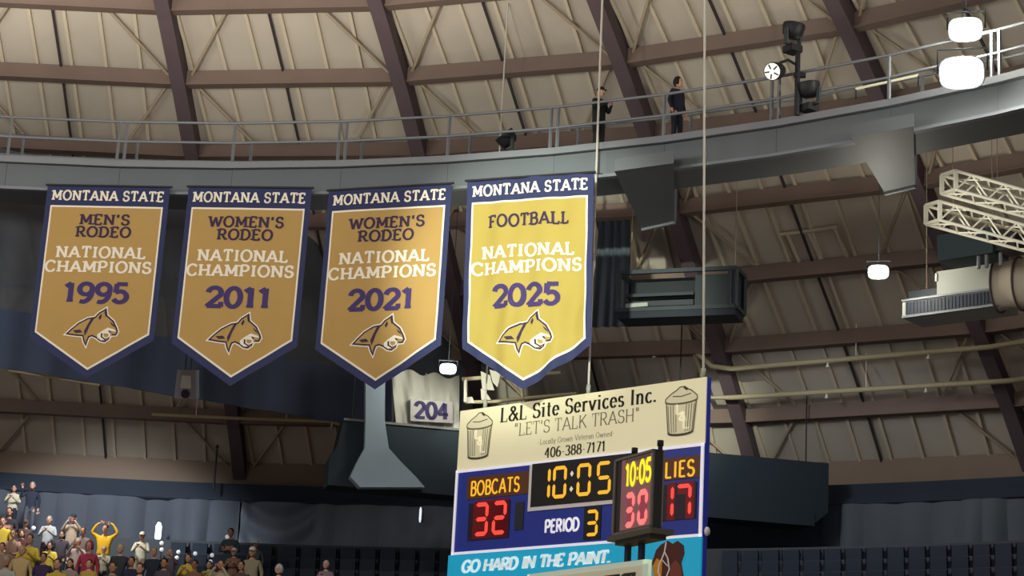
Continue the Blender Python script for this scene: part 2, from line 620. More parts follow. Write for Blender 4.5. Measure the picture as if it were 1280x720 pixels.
g('1', .50, [[(.27, 0), (.27, 1)], [(.27, 1), (.06, .82)]], [(.27, 0)])
g('2', .66, [arc(.32, .72, .25, .28, 170, -20, 10) + [(.07, .02)], [(.07, .02), (.6, .02)]], (), [(.59, .12)])
g('3', .64, [arc(.3, .76, .24, .24, 150, -90, 10) + arc(.3, .26, .27, .26, 90, -150, 10)[1:]])
g('4', .68, [[(.46, 0), (.46, 1)], [(.46, 1), (.05, .3)], [(.05, .3), (.64, .3)]], [(.46, 0)])
g('5', .64, [[(.56, 1), (.14, 1)], [(.14, 1), (.11, .55)], arc(.3, .31, .27, .3, 130, -150, 12)])
g('6', .66, [arc(.33, .3, .26, .3, 0, 360, 18), [(.08, .36)] + arc(.42, .45, .34, .55, 175, 75, 8)])
g('7', .62, [[(.06, 1), (.58, 1)], [(.58, 1), (.24, 0)]])
g('8', .66, [arc(.33, .76, .22, .24, 0, 360, 16), arc(.33, .27, .27, .27, 0, 360, 18)])
g('9', .66, [arc(.33, .7, .26, .3, 0, 360, 18), [(.58, .64)] + arc(.24, .55, .34, .55, -5, -105, 8)])
g("'", .24, [[(.12, 1.02), (.10, .72)]])
g('.', .28, [[(.13, .0), (.13, .12)]])
g('-', .40, [[(.05, .4), (.35, .4)]])
g('&', .86, [[(.8, 0), (.28, .68)] + arc(.36, .8, .17, .19, 200, -20, 8) + [(.12, .36)] + arc(.3, .24, .24, .24, 150, 300, 8) + [(.74, .5)]])
g('`', .4, [[(.12, 1.05), (.08, .76)], [(.28, 1.05), (.24, .76)]])
g('"', .4, [[(.12, 1.05), (.16, .76)], [(.28, 1.05), (.32, .76)]])
X = .66
g('i', .34, [[(.17, 0), (.17, X)], [(.17, .86), (.17, .95)]], [(.17, 0), (.12, X)])
g('t', .42, [[(.2, .9), (.2, .12)] + arc(.3, .12, .1, .12, 180, 290, 5), [(.04, X), (.38, X)]])
g('e', .58, [[(.07, .36), (.51, .36)] + arc(.29, .33, .22, .33, 5, 320, 16)])
g('r', .46, [[(.13, 0), (.13, X)], [(.13, .42)] + arc(.3, .46, .15, .2, 150, 40, 6)], [(.13, 0), (.1, X)])
g('v', .6, [[(.06, X), (.3, 0)], [(.3, 0), (.54, X)]], [(.06, X), (.54, X)])
g('c', .52, [arc(.3, .33, .23, .33, 50, 320, 14)])
g('s', .46, [arc(.23, .5, .16, .17, 30, 270, 8)[:-1] + arc(.23, .165, .18, .17, 90, -150, 8)])
g('n', .66, [[(.13, 0), (.13, X)], [(.13, .44)] + arc(.33, .46, .18, .2, 160, 0, 7) + [(.51, 0)]], [(.13, 0), (.1, X), (.51, 0)])
g('o', .58, [arc(.29, .33, .23, .33, 0, 360, 16)])
g('a', .58, [arc(.27, .3, .2, .3, 0, 360, 14), [(.48, X), (.48, 0)]])
g('l', .26, [[(.13, 0), (.13, 1)]], [(.13, 0)])
g('y', .6, [[(.06, X), (.3, 0)], [(.54, X), (.2, -.28)]], [(.06, X), (.54, X)])
g('w', .86, [[(.05, X), (.24, 0)], [(.24, 0), (.43, X)], [(.43, X), (.62, 0)], [(.62, 0), (.81, X)]])
g('d', .6, [arc(.27, .33, .21, .33, 0, 360, 14), [(.49, 0), (.49, 1)]])
g('V', .84, [[(.04, 1), (.42, 0)], [(.42, 0), (.80, 1)]], [(.04, 1), (.80, 1)])
STY = {'slab': (.21, .17, .17, .13, .17), 'roman': (.19, .06, .12, .05, .10), 'sans': (.26, .2, 0, 0, .03), 'led': (.2, .13, 0, 0, .12), 'thin': (.09, .05, .1, .03, .08), 'fat': (.22, .22, .13, .15, .06), 'block': (.30, .2, .12, .14, .0)}


SEG_L = .4


def text_quads(s, sty, track=0):
    vt, ht, sl, sth, gap = STY[sty]
    q, x = [], 0
    for ch in s:
        if ch == ' ':
            x += .42
            continue
        w, strokes, ser, tk = G[ch]
        for st in strokes:
            for (ax, ay), (bx, by) in zip(st[:-1], st[1:]):
                dx, dy = bx - ax, by - ay
                L = math.hypot(dx, dy)
                if L < 1e-5:
                    continue
                ux, uy = dx / L, dy / L
                hw = (ht + (vt - ht) * abs(uy)) / 2
                ex = hw * (.3 if len(st) > 3 else .12)
                ax2, ay2, bx2, by2 = ax - ux * ex, ay - uy * ex, bx + ux * ex, by + uy * ex
                nx, ny = -uy * hw, ux * hw
                n = max(1, int(L / SEG_L))
                for k in range(n):
                    f0, f1 = k / n, (k + 1) / n
                    p0 = (ax2 + (bx2 - ax2) * f0, ay2 + (by2 - ay2) * f0)
                    p1 = (ax2 + (bx2 - ax2) * f1, ay2 + (by2 - ay2) * f1)
                    q.append([(x + p0[0] - nx, p0[1] - ny), (x + p1[0] - nx, p1[1] - ny), (x + p1[0] + nx, p1[1] + ny), (x + p0[0] + nx, p0[1] + ny)])
        if sl:
            for sx, sy in ser:
                cy = sth / 2 if sy < .1 else sy - sth / 2
                if sy < .1:
                    cy = -.02 + sth / 2
                q.append([(x + sx - sl, cy - sth / 2), (x + sx + sl, cy - sth / 2), (x + sx + sl, cy + sth / 2), (x + sx - sl, cy + sth / 2)])
            for sx, sy in tk:
                q.append([(x + sx - ht * .45, sy - .13), (x + sx + ht * .45, sy - .13), (x + sx + ht * .45, sy + .13), (x + sx - ht * .45, sy + .13)])
        x += w + gap + track
    return q, x - gap - track


def put_text(mb, s, sty, u0, v0, wid, hei, fn, shear=0, slope=0, track=0):
    """u0,v0 lower-left of the baseline; fn(u, v) -> 3D point"""
    q, w = text_quads(s, sty, track)
    for f in q:
        pts = []
        for x, y in f:
            u = u0 + x / w * wid + shear * y * hei
            pts.append(fn(u, v0 + y * hei + slope * (x / w * wid)))
        mb.face(pts)


def text_parts(parent, name, m, s, sty, u0, v0, wid, hei, fn, shear=0, track=0):
    """one mesh per word"""
    _, w = text_quads(s, sty, track)
    gap = STY[sty][4]
    x = 0
    for wd in s.split(' '):
        q, ww = text_quads(wd, sty, track)
        mb = MB()
        put_text(mb, wd, sty, u0 + x / w * wid, v0, ww / w * wid, hei, fn, shear, 0, track)
        mb.build(name, m, parent)
        x += ww + gap + track + .42


def poly_fn(mb, pts, fn, m=0):
    mb.face([fn(u, v) for u, v in pts], m)


def split_tri(mb, t, fn, m, maxe):
    e = [math.hypot(t[i][0] - t[(i + 1) % 3][0], t[i][1] - t[(i + 1) % 3][1]) for i in range(3)]
    k = e.index(max(e))
    if e[k] <= maxe:
        mb.face([fn(*p) for p in t], m)
        return
    a, b, c = t[k], t[(k + 1) % 3], t[(k + 2) % 3]
    h = ((a[0] + b[0]) / 2, (a[1] + b[1]) / 2)
    split_tri(mb, [a, h, c], fn, m, maxe)
    split_tri(mb, [h, b, c], fn, m, maxe)


def tri_fill(mb, pts, fn, m=0, maxe=9):
    from mathutils.geometry import tessellate_polygon
    tris = tessellate_polygon([[Vector((u, v, 0)) for u, v in pts]])
    for t in tris:
        t = list(t)
        (x0, y0), (x1, y1), (x2, y2) = [pts[i] for i in t]
        if (x1 - x0) * (y2 - y0) - (x2 - x0) * (y1 - y0) < 0:
            t = t[::-1]
        split_tri(mb, [pts[i] for i in t], fn, m, maxe)


# ------------------------------------------------------------------ banners
def cat_fn(fn, cx, cy, s, off):
    return lambda u, v: fn(cx + u * s, cy + v * s, off)


CAT_OUT = [(-.50, -.17), (-.40, -.06), (-.27, .06), (-.10, .155), (.03, .18), (.09, .26), (.235, .36), (.262, .22), (.40, .11), (.475, -.02), (.505, -.10), (.47, -.17), (.40, -.175), (.345, -.14), (.33, -.10), (.255, -.08), (.21, -.13), (.215, -.20), (.275, -.235), (.335, -.21), (.36, -.19), (.345, -.25), (.27, -.305), (.18, -.29), (.10, -.235), (.02, -.20), (-.03, -.22), (-.055, -.30), (-.075, -.40), (-.13, -.31), (-.165, -.205), (-.30, -.195)]


def inset(pts, d):
    n = len(pts)
    out = []
    for i in range(n):
        (ax, ay), (bx, by), (cx, cy) = pts[i - 1], pts[i], pts[(i + 1) % n]
        e1, e2 = Vector((bx - ax, by - ay)).normalized(), Vector((cx - bx, cy - by)).normalized()
        n1, n2 = Vector((-e1.y, e1.x)), Vector((-e2.y, e2.x))
        b = (n1 + n2)
        b = b.normalized() if b.length > .2 else n1
        k = d / max(.45, b.dot(n1))
        out.append((bx - b.x * k * SGN, by - b.y * k * SGN))
    return out


def area(p):
    return sum(a[0] * b[1] - b[0] * a[1] for a, b in zip(p, p[1:] + p[:1])) / 2


SGN = 1 if area(CAT_OUT) < 0 else -1


def banner(PL, PR, lean_dir, lines, year, label, wave, seed, two):
    """PL, PR: top corners; cloth hangs straight down"""
    ax = (PR - PL)
    Wd = ax.length
    ax.normalize()
    nrm = ax.cross(UP).normalized()      # towards the court
    if nrm.dot(CAM - PL) < 0:
        nrm = -nrm
    rnd = random.Random(seed)
    f = [(rnd.uniform(.8, 1.2), rnd.uniform(0, 6)) for _ in range(4)]

    def fn(u, v, off=0):                 # u 0..1, v 0..-1.58 in units of the width
        s = v * -1
        d = wave * (math.sin(7 * f[0][0] * u + f[0][1] + s * 1.3) * .5 + .32 * math.sin(17 * f[1][0] * u + f[1][1] - s * 2.2) + .22 * math.sin(33 * u + f[2][1] + s * 4) + .16 * math.sin(21 * u + 15 * s + f[3][1])) * (.25 + .6 * s)
        return PL + ax * (u * Wd) + UP * (v * Wd) + lean_dir * (-v * Wd) + nrm * (off * Wd + d * Wd)

    root = thing('championship_banner', PL.lerp(PR, .5), label, 'banner', 'championship banners under the catwalk')

    def pent(mb, e, top, side, tip, off, m=0, n=56, k=64):
        rows = []
        for j in range(k + 1):
            t = j / k
            row = []
            for i in range(n + 1):
                u = e + (1 - 2 * e) * i / n
                b = side + (tip - side) * (1 - abs(u - .5) / (.5 - e))
                row.append(fn(u, -(top + (b - top) * t), off))
            rows.append(row)
        mb.grid(rows, m, True)

    mb = MB()
    pent(mb, 0, 0, 1.265, 1.585, 0)
    mb.build('cloth_border', navyb_m, root)
    mb = MB()
    pent(mb, .042, .170, 1.222, 1.520, .0022)
    mb.build('white_outline', bwhite_m, root)
    mb = MB()
    pent(mb, .056, .185, 1.212, 1.500, .0042)
    mb.build('gold_panel', gold_m if two else mat('gold_cloth_yellow', (186, 166, 84), .75, noise=.05, scale=2, transl=.12), root)  # yellower gold on the football banner's panel
    pol = MB()
    pol.tube([PL - ax * .05 + UP * .0, PR + ax * .05 + UP * .0], .03, 8)
    pol.build('hanging_pole', black_m, root)
    t = lambda u, v: fn(u, v, .0078)
    text_parts(root, 'lettering', bwhite_m, 'MONTANA STATE', 'slab', .05, -.125, .905, .078, t)
    for s, v, w, h in lines:
        text_parts(root, 'lettering', bnavy_text, s, 'slab', .5 - w / 2, v - h / 2, w, h, t)
    for s, v, w, h in (('NATIONAL', -.558, .72, .088), ('CHAMPIONS', -.678, .855, .088)):
        text_parts(root, 'lettering', bwhite_m, s, 'slab', .5 - w / 2 - (.01 if w > .8 else 0), v - h / 2, w, h, t)
    mb = MB()
    put_text(mb, year, 'fat', .5 - .26, -.892 - .075, .52, .15, t)
    mb.build('year_lettering', mat('banner_year', (66, 52, 108), .75), root)
    em = MB()
    cx, cy, s = .5, -1.165, .42
    tri_fill(em, inset(CAT_OUT, -.022), cat_fn(fn, cx, cy, s, .0070), 0, .08)
    tri_fill(em, CAT_OUT, cat_fn(fn, cx, cy, s, .0082), 1, .08)
    tri_fill(em, inset(CAT_OUT, .03), cat_fn(fn, cx, cy, s, .0094), 2, .08)
    c5 = cat_fn(fn, cx, cy, s, .0106)
    tri_fill(em, [(.18, -.10), (.30, -.02), (.44, -.06), (.47, -.10), (.455, -.145), (.40, -.15), (.335, -.115), (.31, -.075), (.235, -.055), (.18, -.13), (.185, -.21), (.265, -.26), (.20, -.272), (.12, -.22), (.11, -.16)], c5, 0, .08)
    c6 = cat_fn(fn, cx, cy, s, .0118)
    for pl in ([(-.02, .17), (-.09, .02), (-.14, -.10), (-.12, -.20), (-.085, -.12), (-.05, .0), (.03, .16)],
               [(.10, .16), (.14, .24), (.165, .20), (.135, .12)],
               [(.33, .10), (.41, .03), (.43, -.02), (.36, .04)],
               [(-.36, -.09), (-.22, -.075), (-.17, -.13), (-.30, -.14)],
               [(.20, .28), (.235, .34), (.25, .24), (.235, .18)]):
        tri_fill(em, pl, c6, 1, .08)
    em.build('bobcat_emblem', [bwhite_m, bnavy_text, gold_m if two else MATS['gold_cloth_yellow']], root)
    return root


def ban_pts(xl, yl, xr, yr, r):
    return on_cyl(xl, yl, r), on_cyl(xr, yr, r)


WR = [('WOMEN\'S', -.285, .60, .082), ('RODEO', -.388, .44, .082)]
MR = [('MEN\'S', -.285, .40, .082), ('RODEO', -.388, .44, .082)]
_tl = lambda k: _R0 * k
PL, PR = ban_pts(60, 231, 213, 234, 31.7)
B1 = banner(PL, PR, _tl(-.012), MR, '1995', 'gold championship banner for men\'s rodeo 1995, leftmost of the four', .006, 3, True)
PL, PR = ban_pts(236, 233, 390, 235, 31.7)
B2 = banner(PL, PR, _tl(-.014), WR, '2011', 'gold championship banner reading women\'s rodeo 2011, under the catwalk', .006, 5, True)
PL, PR = ban_pts(411, 238, 565, 229, 31.7)
B3 = banner(PL, PR, _tl(-.006), WR, '2021', 'gold championship banner reading women\'s rodeo 2021, partly lit at its right', .010, 8, True)
SEG_L = .14
PL, PR = ban_pts(584, 226, 742, 215, 30.8)
B4 = banner(PL, PR, _tl(.024), [('FOOTBALL', -.325, .63, .088)], '2025', 'brightly lit rippled banner for football 2025, rightmost of the four', .042, 11, False)
SEG_L = .4
for b in (B1, B2, B3, B4):
    mb = MB()
    p = b.location
    # short hanger straps up to the catwalk
    ch = [c for c in b.children if c.name.startswith('hanging_pole')][0]
    vs = [v.co + p for v in ch.data.vertices]
    e0, e1 = vs[0], vs[-1]
    for f in (.12, .88):
        q = e0.lerp(e1, f)
        az_ = math.atan2(q.x, q.y)
        mb.tube([q, az_pt(az_, RI + .04, HC - .7)], .012, 5)
    mb.build('hanger_strap', black_m, b)

# ------------------------------------------------------------------ scoreboard
SB_D = vp_dir(-2205, 879)                       # along the face, receding to the left
TR = at_d(883, 471, 45.3)
TLt = solve_along(TR, SB_D, 575.5)
SBW = TLt
SX = -SB_D                                       # left to right
TL = TR + SB_D * SBW
SN = SX.cross(UP).normalized()
if SN.dot(CAM - TL) < 0:
    SN = -SN


def sb(x, y):                                    # pixel -> face coordinates (metres right, metres down negative)
    p = on_plane(x, y, TL, SN)
    return (p - TL).dot(SX), (p - TL).z


def sfn(off):
    return lambda u, v: TL + SX * u + UP * v + SN * off


v_ad = sb(727, 571)[1]
v_bot = sb(727, 682)[1]
v_end = v_bot - 2.3
board = thing('scoreboard', TL.lerp(TR, .5) + UP * v_end, 'blue hanging scoreboard with cream advert above and cyan advert below', 'scoreboard')
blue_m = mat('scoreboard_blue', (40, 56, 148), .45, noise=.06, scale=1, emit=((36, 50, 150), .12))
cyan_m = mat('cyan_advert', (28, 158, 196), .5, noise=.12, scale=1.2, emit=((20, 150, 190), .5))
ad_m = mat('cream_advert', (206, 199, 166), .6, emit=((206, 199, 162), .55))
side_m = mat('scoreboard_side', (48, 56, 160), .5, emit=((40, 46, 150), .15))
ink_m = mat('dark_ink', (44, 42, 30), .7)
softink_m = mat('soft_ink', (120, 114, 90), .7)
greyink_m = mat('grey_ink', (158, 150, 122), .7)
blk_m = mat('led_black', (30, 28, 30), .5)
amber_m = mat('amber_led', (60, 40, 10), .5, emit=((255, 186, 44), 1.0))
red_m = mat('red_led', (60, 14, 12), .5, emit=((255, 78, 66), 1.0))
ambd_m = mat('amber_unlit', (96, 50, 22), .5, emit=((140, 70, 20), .25))
redd_m = mat('red_glow_panel', (74, 12, 18), .5, emit=((130, 10, 16), .35))


def panel(mb, u0, v0, u1, v1, d0, d1, m=0):
    f0, f1 = sfn(d0), sfn(d1)
    mb.hexa([f0(u0, v1), f0(u1, v1), f1(u1, v1), f1(u0, v1), f0(u0, v0), f0(u1, v0), f1(u1, v0), f1(u0, v0)], m)


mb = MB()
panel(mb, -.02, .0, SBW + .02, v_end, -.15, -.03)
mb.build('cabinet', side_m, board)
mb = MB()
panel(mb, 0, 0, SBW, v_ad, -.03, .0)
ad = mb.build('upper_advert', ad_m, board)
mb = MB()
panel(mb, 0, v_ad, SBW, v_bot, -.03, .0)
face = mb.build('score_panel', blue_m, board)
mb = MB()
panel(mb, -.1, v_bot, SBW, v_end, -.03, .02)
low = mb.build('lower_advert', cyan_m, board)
mb = MB()
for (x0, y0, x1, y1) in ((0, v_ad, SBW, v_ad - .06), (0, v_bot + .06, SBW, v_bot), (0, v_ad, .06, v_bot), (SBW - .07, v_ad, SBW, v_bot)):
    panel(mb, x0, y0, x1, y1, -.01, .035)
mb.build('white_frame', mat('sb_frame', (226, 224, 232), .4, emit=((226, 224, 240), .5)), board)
mb = MB()
mb.ell(TR + SX * .05 + UP * (v_bot + .12) - SN * .1, .07, .07, .1)
mb.build('corner_knob', white_m, board)


def line(parent, s, sty, xl, yl, xr, yr, hpx, m, name='lettering', off=.012, shear=0, track=0):
    """text from lower-left pixel to lower-right pixel of its baseline"""
    u0, v0 = sb(xl, yl)
    u1, v1 = sb(xr, yr)
    uh, vh = sb(xl, yl - hpx)
    text_parts(parent, name, m, s, sty, u0, (v0 + v1) / 2, u1 - u0, vh - v0, sfn(off), shear, track)


line(ad, 'L&L Site Services Inc.', 'roman', 626, 528, 821, 502, 17.5, ink_m)
line(ad, '`LET\'S TALK TRASH"', 'thin', 643, 545, 799, 526, 15, mat('tan_ink', (108, 100, 78), .7))
line(ad, '406-388-7171', 'roman', 681, 572, 757, 564, 12, ink_m)
line(ad, '-Locally Grown Veteran Owned-', 'thin', 673, 557, 768, 544, 6.5, mat('tan_ink', (108, 100, 78), .7), name='fine_print')


def trash_can(parent, xl, xr, yt, yb, ysl):
    """printed drawing of a ribbed can with a domed lid"""
    (u0, v0), (u1, v1) = sb(xl, yb), sb(xr, yt + (xl - xr) * 0)
    w, h = u1 - u0, v1 - v0
    cx = (u0 + u1) / 2
    f = sfn(.012)
    f2 = sfn(.016)
    f3 = sfn(.020)
    P = lambda x, y: (cx + x * w / 2, v0 + y * h)
    mb = MB()
    body = [P(-.94, .70), P(-.78, .06)] + [P(.78 * math.cos(R(180 + 18 * i)), .06 + .06 * math.sin(R(180 + 18 * i))) for i in range(1, 10)] + [P(.78, .06), P(.94, .70)]
    tri_fill(mb, body, f, 0)
    lid = [P(math.cos(R(a)), .72 + .07 * math.sin(R(a))) for a in range(180, 361, 15)] + [P(.98, .79), P(.6, .91), P(.3, .96), P(.2, 1.0), P(-.1, 1.0), P(-.3, .94), P(-.62, .88), P(-.98, .78)]
    tri_fill(mb, lid, f2, 0)

    def stroke(pts, t, m):
        for (a, b), (c, d) in zip(pts[:-1], pts[1:]):
            L = math.hypot(c - a, d - b)
            if L < 1e-6:
                continue
            nx, ny = -(d - b) / L * t, (c - a) / L * t
            mb.face([f3(a - nx, b - ny), f3(c - nx, d - ny), f3(c + nx, d + ny), f3(a + nx, b + ny)], m)
    stroke([P(math.cos(R(a)), .72 + .07 * math.sin(R(a))) for a in range(180, 361, 15)], .02, 1)
    stroke(lid[12:] + lid[:1], .014, 1)
    stroke(body[:2], .014, 1)
    stroke(body[-2:], .018, 1)
    stroke(body[1:-1], .026, 2)
    for i in range(-5, 6):
        if abs(i) > 1:
            stroke([P(i * .165, .63), P(i * .14, .06)], .009, 1)
    stroke([P(-.55, .82), P(0, .80), P(.6, .84)], .012, 1)
    stroke([P(.15, .99), P(.38, .93)], .03, 2)
    body_mb, mb = mb, MB()
    put_text(mb, 'L', 'sans', P(-.35, 0)[0], P(0, .44)[1], w * .22, h * .2, f3)
    put_text(mb, '&', 'sans', P(-.1, 0)[0], P(0, .30)[1], w * .22, h * .17, f3)
    put_text(mb, 'L', 'sans', P(.12, 0)[0], P(0, .13)[1], w * .22, h * .2, f3)
    mb, letters = body_mb, mb
    can = mb.build('trash_can_drawing', [greyink_m if False else mat('can_fill', (196, 189, 158), .7, emit=((190, 184, 152), .5)), softink_m, mat('can_shadow', (84, 80, 62), .7)], parent)
    letters.build('can_lettering', mat('can_letter', (226, 220, 190), .7, emit=((226, 220, 186), .5)), can)


trash_can(ad, 582, 617, 514, 575, 0)
trash_can(ad, 831, 873, 481, 546, 0)

SEG = {'0': 'abcdef', '1': 'bc', '2': 'abged', '3': 'abgcd', '5': 'afgcd', '7': 'abc'}


def seven(mb, ch, u, v, w, h, fn, t, m=0):
    """lower-left u,v"""
    b = t * .5
    pos = {'a': ((u + t * .5, v + h - b), (u + w - t * .5, v + h - b)), 'g': ((u + t * .6, v + h / 2), (u + w - t * .6, v + h / 2)), 'd': ((u + t * .5, v + b), (u + w - t * .5, v + b)),
           'f': ((u + b, v + h / 2 + t * .45), (u + b, v + h - t * .5)), 'b': ((u + w - b, v + h / 2 + t * .45), (u + w - b, v + h - t * .5)),
           'e': ((u + b, v + t * .5), (u + b, v + h / 2 - t * .45)), 'c': ((u + w - b, v + t * .5), (u + w - b, v + h / 2 - t * .45))}
    for sgm in SEG[ch]:
        (x0, y0), (x1, y1) = pos[sgm]
        L = math.hypot(x1 - x0, y1 - y0)
        dx, dy = (x1 - x0) / L, (y1 - y0) / L
        nx, ny = -dy * t / 2, dx * t / 2
        k = t * .5
        pts = [(x0 - dx * k * .2, y0 - dy * k * .2), (x0 + dx * k + nx, y0 + dy * k + ny), (x1 - dx * k + nx, y1 - dy * k + ny), (x1 + dx * k * .2, y1 + dy * k * .2), (x1 - dx * k - nx, y1 - dy * k - ny), (x0 + dx * k - nx, y0 + dy * k - ny)]
        mb.face([fn(a, c) for a, c in pts], m)


def rect_px(x0, y0, x1, y1):
    """pixel of the upper-left and lower-right corners -> face rectangle"""
    a, b = sb(x0, y0), sb(x1, y1)
    return a[0], a[1], b[0], b[1]


def digits(parent, s, x0, x1, ytop, ybot, m, tf=.2, name='lit_digit', backing=None, pad=.08, gap=.28, off=.03):
    """digits spanning pixel columns; y taken at the left end"""
    u0, vt = sb(x0, ytop)
    u1, _ = sb(x1, ytop)
    _, vb = sb(x0, ybot)
    h = vt - vb
    n = len(s)
    w = (u1 - u0) / (n + gap * (n - 1))
    if backing:
        mb = MB()
        panel(mb, u0 - pad, vt + pad, u1 + pad, vb - pad, -.01, .02)
        parent = mb.build('digit_window', backing, parent)
    for i, c in enumerate(s):
        mb = MB()
        seven(mb, c, u0 + i * w * (1 + gap), vb, w, h, sfn(off), h * .13)
        mb.build(name, m, parent)
    return w, h, u0, vb, vt


def window(x0, y0, x1, y1, m, name='display_window', parent=None, d=.02):
    u0, v0 = sb(x0, y0)
    u1, v1 = sb(x1, y1)
    mb = MB()
    panel(mb, u0, v0, u1, v1, -.01, d)
    return mb.build(name, m, parent or face)


# clock window with its white border
wu0, wv0 = sb(667, 578)
wu1, wv1 = sb(795, 621)
mb = MB()
panel(mb, wu0 - .09, v_ad - .02, wu1 + .09, wv1 - .11, -.01, .03)
fr = mb.build('clock_border', white_m, face)
mb = MB()
panel(mb, wu0, v_ad - .05, wu1, wv1 - .02, -.01, .04)
clk = mb.build('clock_window', blk_m, face)
f_ = sfn(.05)
cu0, cvt = sb(683, 585)
_, cvb = sb(683, 625)
cu1 = sb(769, 580)[0]
ch_ = cvt - cvb
cw_ = (cu1 - cu0) / 4.9
for i, (c, o_) in enumerate((('1', -.55), ('0', .62), ('0', 2.35), ('5', 3.75))):
    mb = MB()
    seven(mb, c, cu0 + cw_ * o_, cvb, cw_, ch_, f_, ch_ * .115)
    mb.build('lit_digit', amber_m, clk)
mb = MB()
for k in (.25, .72):
    c0 = cu0 + cw_ * 1.98
    mb.face([f_(c0 + a * .055, cvb + ch_ * k + b * .07) for a, b in ((-1, 0), (0, -1), (1, 0), (0, 1))])
mb.build('colon', mat('pale_led', (220, 214, 190), .5, emit=((220, 214, 190), .5)), clk)

w1 = window(585, 597, 661, 617, mat('name_window', (84, 52, 34), .5, emit=((110, 56, 16), .16)), 'name_window')
line(w1, 'BOBCATS', 'led', 589, 620, 650, 613.5, 17, amber_m, off=.03)
wr = window(790, 578, 878, 596, MATS['name_window'], 'name_window')
line(wr, 'LIES', 'led', 832, 598, 869, 594, 19, amber_m, off=.03)
hw = window(587, 630, 636, 672, mat('dark_plum_window', (46, 30, 48), .5), 'score_window')
digits(hw, '32', 595, 635, 629, 671, red_m, backing=redd_m, pad=.05)
window(645, 628, 654, 662, mat('dark_slot', (44, 48, 58), .5), 'unlit_window')
gw = window(826, 607, 870, 648, mat('dark_plum_window', (46, 30, 48), .5), 'score_window')
mb = MB()
u0, vt = sb(846, 606)
_, vb = sb(846, 647)
u1 = sb(866, 604)[0]
wd = (u1 - u0)
mbk = MB()
panel(mbk, u0 - wd * .55, vt + .05, u0 - wd * .05, vb - .05, -.01, .022)
panel(mbk, u0 + wd * .62, vt + .05, u1 + .06, vb - .05, -.01, .022)
panel(mbk, u0 + wd * .1, vt + .05, u1 + .06, vt - .22, -.01, .0225)
gb = mbk.build('digit_glow_strip', redd_m, gw)
for c, uu in (('1', u0 - wd * 1.1), ('7', u0)):
    mb = MB()
    seven(mb, c, uu, vb, wd, vt - vb, sfn(.03), (vt - vb) * .13)
    mb.build('lit_digit', red_m, gw)
digits(face, '3', 734, 749, 638, 671, amber_m, backing=blk_m, pad=.07)
line(face, 'PERIOD', 'sans', 681, 667, 724, 661.5, 15, mat('period_white', (232, 232, 236), .5, emit=((232, 232, 240), .45)))
line(low, 'GO HARD IN THE PAINT.', 'block', 578, 717, 764, 702, 14, mat('pale_print', (206, 224, 226), .5, emit=((206, 224, 226), .5)), off=.035, shear=.18)

# printed player on the lower advert
brown_m = mat('print_brown', (84, 42, 34), .6)
pr = MB()
ppx = [(818, 722), (816, 704), (821, 688), (827, 681), (836, 676), (842, 680), (848, 676), (856, 682), (857, 692), (853, 704), (856, 722)]
tri_fill(pr, [sb(*p) for p in ppx], sfn(.03), 0)
tri_fill(pr, [sb(*p) for p in [(818, 722), (817, 708), (822, 698), (829, 702), (828, 722)]], sfn(.034), 1)
tri_fill(pr, [sb(*p) for p in [(838, 722), (840, 706), (846, 700), (852, 708), (854, 722)]], sfn(.034), 3)
for seg in ([(834, 678), (832, 690), (829, 698)], [(829, 698), (825, 706), (824, 716), (827, 722)], [(832, 690), (836, 698), (838, 712), (834, 722)], [(829, 700), (836, 708)]):
    for (x0, y0), (x1, y1) in zip(seg[:-1], seg[1:]):
        tri_fill(pr, [sb(x0 - .9, y0), sb(x1 - .9, y1), sb(x1 + .9, y1), sb(x0 + .9, y0)], sfn(.038), 2)
pr.build('printed_player', [brown_m, mat('print_orange', (226, 150, 40), .6), white_m, mat('print_red_brown', (134, 66, 54), .6)], low)

# suspension cables
roof_z = lambda p: zdome(math.hypot(p.x, p.y)) + .1


def cable(x0, y0, x1, y1, P1, label, r=.028, dd=0):
    """from a bottom point up to the roof following the photographed line"""
    d1 = (P1 - CAM).length
    P0 = at_d(x0, y0, d1 + dd)
    # match horizontal distance so that the cable stays near vertical
    v = ray(x0, y0)
    hd = math.hypot(P1.x - CAM.x, P1.y - CAM.y)
    P0 = CAM + v * (hd / math.hypot(v.x, v.y))
    d = (P0 - P1).normalized()
    t = 1.0
    while (P1 + d * t).z < roof_z(P1 + d * t) and t < 30:
        t += .05
    mb = MB()
    mb.tube([P1, P1 + d * t], r, 6)
    cl = mb.build('suspension_cable', cable_m, origin=P1)
    fit = MB()
    fit.lathe(P1 - d * .02, d, [(0, .0), (0, .05), (.22, .05), (.22, .02)], 8)
    fit.build('end_fitting', grey_m, cl)
    return tag(cl, label, 'cable', 'scoreboard suspension cables')


cable(753, 0, 732, 490, sfn(-.09)(sb(732, 494)[0], .02), 'long pale cable dropping past the football banner to the scoreboard')
cable(881, 0, 875.5, 468, sfn(-.09)(sb(876, 472)[0], .02), 'long pale cable at the right end of the scoreboard top')
cable(634, 20, 601, 500, sfn(-.09)(sb(603, 509)[0], .02), 'thin pale cable hidden partly behind the football banner', .02)

# ------------------------------------------------------------------ shot clock and backboard
SCD = vp_dir(-675, 983)
sTR = at_d(818, 561, 18.6)
CX = -SCD
CN = CX.cross(UP).normalized()
if CN.dot(CAM - sTR) < 0:
    CN = -CN
cwid = solve_along(sTR, SCD, 769)
sTL = sTR + SCD * cwid


def cs(x, y):
    p = on_plane(x, y, sTL, CN)
    return (p - sTL).dot(CX), (p - sTL).z


def cfn(off):
    return lambda u, v: sTL + CX * u + UP * v + CN * off


cbot = cs(794, 664)[1]
BDEP = .10
clock = thing('shot_clock', cfn(-.1)(cwid / 2, cbot - .02), 'black shot clock box showing 10:05 over 30, in front of the scoreboard', 'shot clock')


